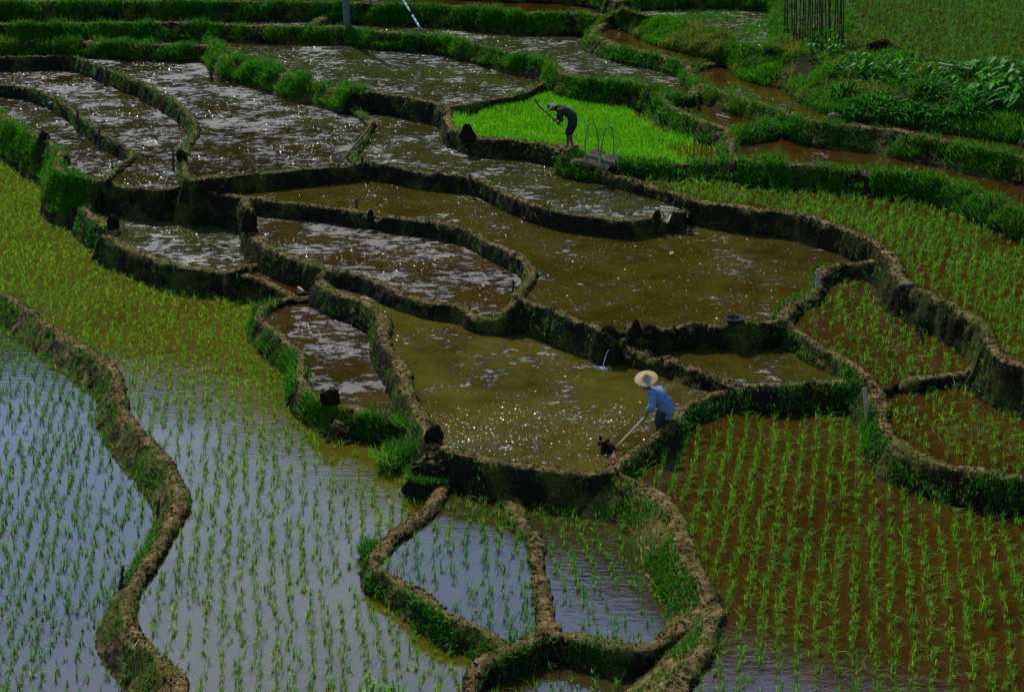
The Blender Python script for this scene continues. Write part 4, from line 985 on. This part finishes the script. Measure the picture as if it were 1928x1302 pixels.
def clump(px, py, z, n, h, r, label, mat='grass', wid=.013, lean=.5, curl=.9, flat=1.0):
    c = at(px, py, z); b0 = np.zeros((n, 3)); a_ = rng.random(n) * 6.28; rr_ = r * np.sqrt(rng.random(n)); b0[:, 0] = rr_ * np.cos(a_); b0[:, 1] = rr_ * np.sin(a_)
    up = np.zeros((n, 3)); up[:, 2] = 1; up[:, 0] = .5 * rr_ / r * np.cos(a_); up[:, 1] = .5 * rr_ / r * np.sin(a_)
    V_, F_ = blades(b0, h * (.5 + .6 * rng.random(n)), up, wid, lean, curl); o = link('grass_clump', mesh_np('grass_clump', V_, F_), M[mat]); o.location = c
    return tag(o, label, 'grass clump')
for (px, py, w_, lab) in ((1444, 738, .17, 'dark green grass clump, leftmost on the curving bund beyond the brown paddy'), (1497, 738, .17, 'grass clump, second from the left on the curving bund'), (1534, 735, .15, 'grass clump, middle one on the curving bund'), (1564, 732, .12, 'small grass clump, second from the right on the curving bund'), (1585, 730, .15, 'grass clump, rightmost on the curving bund near the board')):
    clump(px, py, -.2, 520, .26, w_, lab)
clump(790, 845, -.45, 700, .2, .2, 'low green clump on the dark wall corner left of the olive paddy', 'grass')
clump(815, 895, -.6, 1300, .2, .42, 'broad patch of grass on the earth shoulder above the fan', 'grass')
clump(735, 880, -.95, 260, .5, .2, 'long-bladed pale grass clump at the foot of the wall left of the fan', 'rice', .02)
clump(775, 800, -.5, 700, .3, .28, 'thick green grass clump beside the cracked bund', 'grass')
clump(770, 850, -.75, 900, .26, .33, 'spreading grass clump on the wall above the long-bladed one', 'grass')
clump(800, 905, -.85, 500, .2, .3, 'low grass clump at the top of the fan', 'grass')
clump(700, 1045, -.95, 700, .3, .16, 'grass clump at the left point of the fan', 'grass')
clump(545, 690, -.95, 700, .3, .17, 'bright grass clump on the left flank of the oblong paddy', 'grass')
clump(1690, 845, -.3, 600, .22, .25, 'grass clump where the winding bund turns right', 'grass')
clump(675, 170, 1.1, 500, .3, .2, 'grass clump at the end of the lush bank', 'grass')

# ---- falling water and foam ------------------------------------------------------
def foam(px, py, z, r, n, label):
    c = at(px, py, z); bm = bmesh.new()
    for i in range(n):
        a_ = random.uniform(0, 6.28); rr_ = r * abs(random.gauss(0, .45)); s_ = random.uniform(.004, .011)
        bmesh.ops.create_icosphere(bm, subdivisions=1, radius=s_, matrix=Matrix.Translation((rr_ * 1.5 * math.cos(a_), rr_ * math.sin(a_), random.uniform(0, .02))) @ Matrix.Diagonal((1.6, 1, .7, 1)))
    o = fin('foam', bm, M['foam']); o.location = c; tag(o, label, 'foam', kind='stuff')
def spout(p0, p1, r, label):
    a, b_ = Vector(p0), Vector(p1); bm = bmesh.new(); n = 9
    for k_ in range(3):
        of = Vector((random.uniform(-1, 1) * r, random.uniform(-1, 1) * r, 0)); pts = []
        for j in range(n):
            t_ = j / (n - 1); p = a.lerp(b_, t_); p.z = a.z + (b_.z - a.z) * t_ * t_; pts.append(p + of * (1 + t_))
        tube(bm, pts, [r * (1 - .3 * t_ / n) * random.uniform(.7, 1.1) for t_ in range(n)], 7)
    tag(fin('falling_water', bm, M['foam']), label, 'water spout')
z0 = at(1147, 658, .1); spout(z0, at(1135, 692, -.2), .005, 'thin jet of water falling into the olive paddy')
foam(1134, 693, -.22, .16, 160, 'patch of foam under the thin jet of water')
foam(322, 327, .28, .22, 420, 'white foam at the outflow into the crescent paddy'); foam(60, 302, -.95, .18, 260, 'white foam at the top of the big curving paddy')
foam(92, 205, 0.0, .25, 260, 'foam under the gap in the thin crescent bund'); spout(at(97, 193, .28), at(91, 204, 0.0), .02, 'short fall of water through the thin crescent bund')
foam(728, 718, -.6, .2, 120, 'foam along the right side of the oblong paddy')
foam(1172, 628, .25, .12, 90, 'foam in the breach of the wide muddy paddy')
foam(201, 778, -1.3, .2, 120, 'foam beside the notch of the snaking bund')
foam(703, 1062, -.9, .08, 60, 'foam at the left point of the fan'); foam(992, 992, -.72, .08, 70, 'foam in the gap of the fan divider')
spout(at(1255, 415, .66), at(1256, 424, .4), .01, 'trickle dropping from the bamboo spout')

# ---- harrows ---------------------------------------------------------------------
def C3(x, y): return 960 + x / 3.83, y / 3.83
def harrow(lo0, lo1, hi0, hi1, m0, m1, hoop, Yn, label):
    Yf = Yn + .42; g = lambda c, Y: Vector(onY(*C3(*c), Y)); A0, A1, B0, B1 = g(lo0, Yn), g(lo1, Yn), g(hi0, Yf), g(hi1, Yf)
    e = empty('wooden_harrow', A0); nrm = (A1 - A0).cross(B0 - A0).normalized(); nrm = nrm if nrm.z > 0 else -nrm
    def bar_(p, q, w_, h_, name, mat):
        bm = bmesh.new(); d = (q - p); ex = d / 2; ey = d.normalized().cross(nrm) * w_; box(bm, (p + q) / 2 - A0, ex, ey, nrm * h_); bmesh.ops.bevel(bm, geom=bm.edges[:], offset=.004, segments=1); return fin(name, bm, M[mat], e, False)
    bar_(A0 - (A1 - A0) * .05, A1 + (A1 - A0) * .05, .028, .02, 'rail', 'wood_h'); bar_(B0 - (B1 - B0) * .05, B1 + (B1 - B0) * .05, .028, .02, 'rail', 'wood_h')
    for i in range(6):
        t_ = (i + .5) / 6; p, q = A0.lerp(A1, t_), B0.lerp(B1, t_); d = q - p; bar_(p - d * .08 + nrm * .03, q + d * .08 + nrm * .03, .018, .012, 'slat', 'wood_h')
        bm = bmesh.new(); tube(bm, [p - A0, p - A0 - nrm * .12], [.012, .005], 6); fin('tooth', bm, M['wood_h'], e)
    P0_, P1_ = (A0 + B0) / 2, (A1 + B1) / 2; bar_(P0_ + nrm * .055, P1_ + nrm * .055, .05, .012, 'cross_board', 'wood_h')
    Ys = [Yn + .12] * len(hoop); pts = [Vector(onY(*C3(*h_), Yn + .12 + .18 * i / (len(hoop) - 1))) - A0 for i, h_ in enumerate(hoop)]
    pts = [Vector(p) for p in catmull(np.array([tuple(p) for p in pts]), .05)]
    bm = bmesh.new(); tube(bm, pts, .015, 8); fin('hoop_handle', bm, M['hoop'], e); tag(e, label, 'harrow')
M['wood_h'] = plain('harrow_wood', (.07, .055, .04), .7, .3, 25, .4)
hb = at(*C3(560, 1195), 1.12)[1]
harrow((500, 1162), (606, 1190), (597, 1088), (682, 1098), None, None, [(545, 1165), (543, 1060), (552, 970), (568, 905), (592, 886), (612, 900), (628, 945), (637, 1020), (637, 1090)], hb, 'left of two wooden harrows with hooped handle standing before the nursery bed')
harrow((610, 1192), (706, 1222), (702, 1124), (795, 1132), None, None, [(655, 1200), (658, 1090), (672, 995), (690, 935), (714, 913), (733, 925), (745, 965), (749, 1040), (748, 1125)], hb - .1, 'right of two wooden harrows with hooped handle, nearer the camera')

# ---- people ----------------------------------------------------------------------
def skin_body(name, J, E, root, mat, parent=None, sub=2):
    names_ = list(J); ix = {n_: i for i, n_ in enumerate(names_)}
    me = bpy.data.meshes.new(name); me.from_pydata([tuple(J[n_][0]) for n_ in names_], [(ix[a], ix[b_]) for a, b_ in E], [])
    o = bpy.data.objects.new(name, me); col.objects.link(o); me.materials.append(mat)
    md = o.modifiers.new('skin', 'SKIN'); md.use_smooth_shade = True; md.branch_smoothing = .6
    for i, n_ in enumerate(names_):
        r_ = J[n_][1]; sv = me.skin_vertices[0].data[i]; sv.radius = (r_, r_) if isinstance(r_, (int, float)) else r_; sv.use_root = (n_ == root)
    s_ = o.modifiers.new('sub', 'SUBSURF'); s_.levels = sub; s_.render_levels = sub
    if parent is not None: o.parent = parent
    return o
def cloth(name, caps_, mat, parent, vox=.013, seed=3):
    """garment fused from tapered limbs: [(point, radius, point, radius)]"""
    bm = bmesh.new()
    for p, r0, q, r1 in caps_:
        p, q = Vector(p), Vector(q); n = 7
        tube(bm, [p.lerp(q, j / (n - 1)) for j in range(n)], [r0 + (r1 - r0) * j / (n - 1) for j in range(n)], 16)
        for c_, r_ in ((p, r0), (q, r1)): bmesh.ops.create_uvsphere(bm, u_segments=16, v_segments=10, radius=r_ * .985, matrix=Matrix.Translation(c_))
    co = np.array([v.co[:] for v in bm.verts]); d_ = .017 * vnoise(co * [1, 1, .55], .085, seed) + .010 * vnoise(co * [1, 1, .6], .04, seed + 1)
    for v, k_ in zip(bm.verts, d_): v.co += v.normal * float(k_) if v.normal.length else Vector((0, 0, 0))
    o = fin(name, bm, mat, parent); m_ = o.modifiers.new('remesh', 'REMESH'); m_.mode = 'VOXEL'; m_.voxel_size = vox; m_.use_smooth_shade = True
    m_ = o.modifiers.new('smooth', 'SMOOTH'); m_.factor = .5; m_.iterations = 3
    return o
def hand(J, E, wrist, key, dirv, side, grip, r=.0085):
    """palm and five separately bent fingers closing on a shaft"""
    dirv = Vector(dirv).normalized(); side = Vector(side).normalized(); grip = Vector(grip).normalized(); w_ = Vector(J[wrist][0])
    J[key + 'palm'] = (w_ + dirv * .045, .026); E.append((wrist, key + 'palm'))
    for i, (o_, l_) in enumerate(((-.03, .88), (-.011, 1.0), (.010, .95), (.029, .75))):
        b0 = w_ + dirv * .08 + side * o_; k1, k2, k3 = [key + 'f%d%s' % (i, c) for c in 'abc']
        J[k1] = (b0, r); J[k2] = (b0 + (dirv * .45 + grip * .7) * .035 * l_, r * .95); J[k3] = (b0 + (dirv * .25 + grip * 1.3) * .045 * l_, r * .8)
        E += [(key + 'palm', k1), (k1, k2), (k2, k3)]
    J[key + 't1'] = (w_ + dirv * .03 - side * .04, r * 1.15); J[key + 't2'] = (w_ + dirv * .06 - side * .045 + grip * .03, r); E += [(key + 'palm', key + 't1'), (key + 't1', key + 't2')]
def hat_part(parent, c, axis, r, h, mat, brim=.3):
    bm = bmesh.new(); rings = lathe(bm, [(.003, h), (r * .12, h * .86), (r * .28, h * .55), (r * .42, h * .26), (r * .62, h * .12), (r * .85, h * .03), (r, 0), (r * 1.0, -.008), (r * .84, h * .0), (r * .4, h * .2), (r * .1, h * .75), (.002, h * .93)], 30)
    o = fin('straw_hat', bm, M[mat], parent); q_ = Vector(axis).normalized().to_track_quat('Z', 'Y'); o.rotation_euler = q_.to_euler(); o.location = c; return o
def hoe(a, b_, blade_dir, label, wide=.13, ln=.2, mat='handle'):
    a, b_ = Vector(a), Vector(b_); e = empty('hoe', a); d = (b_ - a); bm = bmesh.new(); tube(bm, [d * t_ for t_ in np.linspace(0, 1.0, 7)], [.017, .016, .016, .016, .017, .019, .02], 10); fin('handle', bm, M[mat], e)
    dn = d.normalized(); bd = Vector(blade_dir).normalized(); bd = (bd).normalized(); s_ = dn.cross(bd).normalized(); bm = bmesh.new()
    c = d; vs = []
    for t_, w_ in ((-.03, .35), (.03, .7), (.4, .95), (1, 1.0)):
        for sy in (-1, 1): vs.append([bm.verts.new(c + bd * ln * t_ + s_ * wide / 2 * w_ * sx + dn * .006 * sy) for sx in (-1, -.5, 0, .5, 1)])
    for r_ in range(3):
        for sy in (0, 1):
            u, l_ = vs[r_ * 2 + sy], vs[r_ * 2 + 2 + sy]
            for j in range(4): bm.faces.new((u[j], u[j + 1], l_[j + 1], l_[j]))
        for j in (0, 4): bm.faces.new((vs[r_ * 2][j], vs[r_ * 2 + 1][j], vs[r_ * 2 + 3][j], vs[r_ * 2 + 2][j]))
    for r_ in (0, 3):
        for j in range(4): bm.faces.new((vs[r_ * 2][j], vs[r_ * 2][j + 1], vs[r_ * 2 + 1][j + 1], vs[r_ * 2 + 1][j]))
    fin('blade', bm, M['iron'], e, False); bm = bmesh.new(); tube(bm, [d - dn * .05, d + dn * .035], [.026, .03], 10); fin('socket', bm, M['iron'], e)
    return tag(e, label, 'hoe')

# farmer in the blue shirt
Yf = at(1243, 812, -.3)[1]
def pf(px, py, dy=0.0): return Vector(onY(px, py, Yf + dy))
org = pf(1243, 812)
J = {}; E = []
def put(n_, px, py, dy, r): J[n_] = (pf(px, py, dy) - org, r)
put('pelvis', 1256, 771, .02, (.08, .07)); put('spine', 1250, 757, -.05, (.08, .07)); put('chest', 1238, 743, -.17, (.09, .08)); put('neckb', 1227, 735, -.27, .055); put('neck', 1221, 731, -.31, .05)
put('jaw', 1217, 730, -.36, .062); put('skull', 1216, 722, -.35, .082); put('crown', 1217, 716, -.33, .06); put('nose', 1211, 730, -.44, .014)
E += [('pelvis', 'spine'), ('spine', 'chest'), ('chest', 'neckb'), ('neckb', 'neck'), ('neck', 'jaw'), ('jaw', 'skull'), ('skull', 'crown'), ('jaw', 'nose')]
put('shR', 1227, 738, -.36, .05); put('elR', 1229, 762, -.42, .04); put('wrR', 1222, 779, -.42, .026); E += [('chest', 'shR'), ('shR', 'elR'), ('elR', 'wrR')]
put('shL', 1242, 734, .02, .05); put('elL', 1238, 757, .02, .04); put('wrL', 1229, 770, -.20, .026); E += [('chest', 'shL'), ('shL', 'elL'), ('elL', 'wrL')]
put('hipR', 1248, 775, -.08, .085); put('kneeR', 1238, 793, -.12, .06); put('ankR', 1242, 815, -.02, .042); put('toeR', 1236, 818, -.1, .03); E += [('pelvis', 'hipR'), ('hipR', 'kneeR'), ('kneeR', 'ankR'), ('ankR', 'toeR')]
put('hipL', 1258, 776, .1, .085); put('kneeL', 1250, 794, .12, .06); put('ankL', 1253, 812, .18, .042); put('toeL', 1248, 815, .12, .03); E += [('pelvis', 'hipL'), ('hipL', 'kneeL'), ('kneeL', 'ankL'), ('ankL', 'toeL')]
hoe_a, hoe_b = Vector(onY(1231, 766, Yf - .28)), Vector(at(1157, 845, -.2)); hd = (hoe_b - hoe_a).normalized()
# bring the wrists to the shaft
for wn, tt_ in (('wrR', .22), ('wrL', .06)):
    tgt = hoe_a.lerp(hoe_b, tt_) - org; el_ = J['elR' if wn == 'wrR' else 'elL'][0]; dd = (tgt - el_).normalized(); J[wn] = (tgt - dd * .075 + Vector((0, 0, .02)), .026)
    hand(J, E, wn, wn, dd, hd, dd.cross(hd) * (1 if dd.cross(hd).z < 0 else -1))
body = skin_body('person', J, E, 'pelvis', M['skin']); body.location = org
tag(body, 'farmer in blue shirt and wide straw hat bending over a hoe in the olive paddy', 'person')
P_ = lambda n_: J[n_][0]
mL = lambda a, b_, t_=.5: P_(a).lerp(P_(b_), t_)
hipc = mL('hipR', 'hipL'); lat = (P_('shL') - P_('shR')).normalized() * .07
cloth('shirt', [(P_('pelvis') + lat, .125, P_('spine') + lat, .12), (P_('pelvis') - lat, .125, P_('spine') - lat, .12), (P_('spine') + lat, .12, P_('chest') + lat, .125), (P_('spine') - lat, .12, P_('chest') - lat, .125),
    (P_('chest'), .13, P_('neckb'), .08), (P_('shR'), .082, P_('shL'), .082), (P_('chest'), .13, P_('shR'), .08), (P_('chest'), .13, P_('shL'), .08), (P_('pelvis'), .135, hipc + Vector((0, 0, -.03)), .13),
    (P_('shR'), .082, P_('elR'), .062), (P_('elR'), .062, mL('elR', 'wrR', .55), .05), (P_('shL'), .082, P_('elL'), .062), (P_('elL'), .062, mL('elL', 'wrL', .55), .05)], M['shirt'], body)
cloth('trousers', [(P_('pelvis'), .11, hipc, .12)] + [c_ for s_ in 'RL' for c_ in ((P_('hip' + s_), .108, P_('knee' + s_), .075), (P_('knee' + s_), .075, mL('knee' + s_, 'ank' + s_, .5), .058))], M['trousers'], body)
hat_part(body, J['crown'][0] + Vector((-.005, -.03, .045)), (-.16, -.42, 1), .205, .115, 'straw')
hoe(hoe_a - hd * .05, hoe_b, (-.25, -.3, -1), 'long-handled hoe gripped by the blue-shirted farmer', .15, .2)
# mud thrown up by the hoe
c = Vector(at(1143, 848, -.22)); bm = bmesh.new()
for i in range(46):
    t_ = random.random(); r_ = random.uniform(.015, .05) * (1.2 - t_ * .6); p = Vector((random.gauss(0, .055) + .03 * t_ + (.05 if t_ < .4 else -.01), random.gauss(0, .05), .2 * t_ ** 1.2))
    bmesh.ops.create_icosphere(bm, subdivisions=2, radius=r_, matrix=Matrix.Translation(p) @ Matrix.Diagonal((1, 1, random.uniform(.7, 1.7), 1)))
for v in bm.verts: v.co += Vector([random.uniform(-.006, .006) for _ in range(3)])
o = fin('mud_clod', bm, M['mudlump']); o.location = c; tag(o, 'dark clod of mud heaved up by the hoe next to the bottle', 'mud clod')

# bottle
c = at(1153, 879, -.09); e = empty('bottle', c); e.rotation_euler = (0, .07, 0); S = 1.0
bm = bmesh.new(); lathe(bm, [(0, 0), (.032, 0), (.038, .012), (.038, .075), (.036, .08), (.036, .165), (.038, .17), (.037, .19), (.026, .225), (.013, .25), (.012, .262), (0, .262)], 22); fin('body', bm, M['pet'], e)
bm = bmesh.new(); lathe(bm, [(.0375, .045), (.039, .048), (.039, .168), (.0375, .171)], 22); lb = fin('label', bm, M['red'], e)
bm = bmesh.new(); lathe(bm, [(0, .262), (.016, .262), (.0165, .266), (.0165, .284), (.015, .287), (0, .287)], 18); fin('cap', bm, M['red'], e)
for (a0, z_, w_, h_, mt) in ((-1.25, .062, .016, .018, 'black'), (-1.75, .115, .010, .034, 'white')):
    bm = bmesh.new(); a_ = [a0 + w_ / .04 * (j / 4 - .5) * 2 for j in range(5)]; lo_ = [bm.verts.new((.0398 * math.cos(t_), .0398 * math.sin(t_), z_ - h_ / 2)) for t_ in a_]; hi_ = [bm.verts.new((.0398 * math.cos(t_), .0398 * math.sin(t_), z_ + h_ / 2)) for t_ in a_]
    [bm.faces.new((lo_[j], lo_[j + 1], hi_[j + 1], hi_[j])) for j in range(4)]; fin('label_mark', bm, M[mt], lb)
tag(e, 'clear plastic bottle with red label and red cap standing on the bund', 'bottle')

# farmer raising a hoe beside the nursery bed
Yb = at(1069, 279, 1.12)[1]; fb = lambda px, py, dy=0.0: Vector(onY(px, py, Yb + dy)); org2 = fb(1069, 279)
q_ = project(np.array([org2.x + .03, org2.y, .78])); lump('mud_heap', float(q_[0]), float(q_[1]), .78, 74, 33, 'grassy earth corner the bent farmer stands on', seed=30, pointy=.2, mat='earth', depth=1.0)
q_ = project(np.array([org2.x + .1, org2.y - .35, .9])); clump(float(q_[0]), float(q_[1]), .9, 900, .2, .4, 'grass clump in front of the feet of the bent farmer', 'grass')
J = {}; E = []
def put(n_, cx, cy, dy, r): J[n_] = (fb(960 + cx / 3.83, cy / 3.83, dy) - org2, r)
put('pelvis', 455, 872, 0, (.08, .07)); put('spine', 445, 830, 0, (.08, .07)); put('chest', 385, 795, 0, (.09, .08)); put('neckb', 345, 780, 0, .055); put('neck', 328, 782, 0, .05); put('jaw', 302, 800, 0, .06); put('skull', 303, 778, 0, .082); put('crown', 300, 764, 0, .06); put('nose', 284, 803, 0, .014)
E += [('pelvis', 'spine'), ('spine', 'chest'), ('chest', 'neckb'), ('neckb', 'neck'), ('neck', 'jaw'), ('jaw', 'skull'), ('skull', 'crown'), ('jaw', 'nose')]
put('shR', 358, 800, -.17, .05); put('elR', 372, 862, -.2, .04); put('wrR', 352, 884, -.1, .026); put('shL', 362, 795, .17, .05); put('elL', 350, 850, .18, .04); put('wrL', 325, 853, .05, .026)
E += [('chest', 'shR'), ('shR', 'elR'), ('elR', 'wrR'), ('chest', 'shL'), ('shL', 'elL'), ('elL', 'wrL')]
put('hipR', 450, 895, -.08, .085); put('kneeR', 420, 960, -.09, .058); put('ankR', 417, 1045, -.1, .036); put('toeR', 388, 1072, -.12, .026); put('hipL', 455, 895, .08, .085); put('kneeL', 432, 955, .1, .058); put('ankL', 447, 1035, .1, .036); put('toeL', 425, 1055, .1, .026)
E += [('pelvis', 'hipR'), ('hipR', 'kneeR'), ('kneeR', 'ankR'), ('ankR', 'toeR'), ('pelvis', 'hipL'), ('hipL', 'kneeL'), ('kneeL', 'ankL'), ('ankL', 'toeL')]
ha, hb_ = fb(960 + 362 / 3.83, 900 / 3.83, -.06), fb(960 + 212 / 3.83, 768 / 3.83, .02); hd = (hb_ - ha).normalized()
for wn, tt_ in (('wrR', .1), ('wrL', .3)):
    tgt = ha.lerp(hb_, tt_) - org2; el_ = J['elR' if wn == 'wrR' else 'elL'][0]; dd = (tgt - el_).normalized(); J[wn] = (tgt - dd * .07, .026); hand(J, E, wn, wn, dd, hd, Vector((0, 0, -1)))
body = skin_body('person', J, E, 'pelvis', M['skin']); body.location = org2
tag(body, 'barefoot farmer in shorts and conical hat bent double lifting a hoe by the green bed', 'person')
hipc = mL('hipR', 'hipL'); lat = (P_('shL') - P_('shR')).normalized() * .07
cloth('shirt', [(P_('pelvis') + lat, .115, P_('spine') + lat, .12), (P_('pelvis') - lat, .115, P_('spine') - lat, .12), (P_('spine') + lat, .12, P_('chest') + lat, .125), (P_('spine') - lat, .12, P_('chest') - lat, .125),
    (P_('chest'), .13, P_('neckb'), .085), (P_('shR'), .08, P_('shL'), .08), (P_('chest'), .13, P_('shR'), .08), (P_('chest'), .13, P_('shL'), .08),
    (P_('shR'), .08, P_('elR'), .062), (P_('shL'), .08, P_('elL'), .062)], M['greyshirt'], body)
cloth('shorts', [(P_('pelvis'), .125, hipc, .13)] + [(P_('hip' + s_), .115, P_('knee' + s_) + Vector((0, 0, .0)), .078) for s_ in 'RL'], M['shorts'], body)
hat_part(body, J['skull'][0] + Vector((-.03, 0, .02)), (-.78, 0, .62), .19, .13, 'straw_dark')
hoe(ha - hd * .03, hb_, (-.45, 0, .75), 'hoe lifted by the bent farmer beside the green bed', .10, .22, 'bamboo')
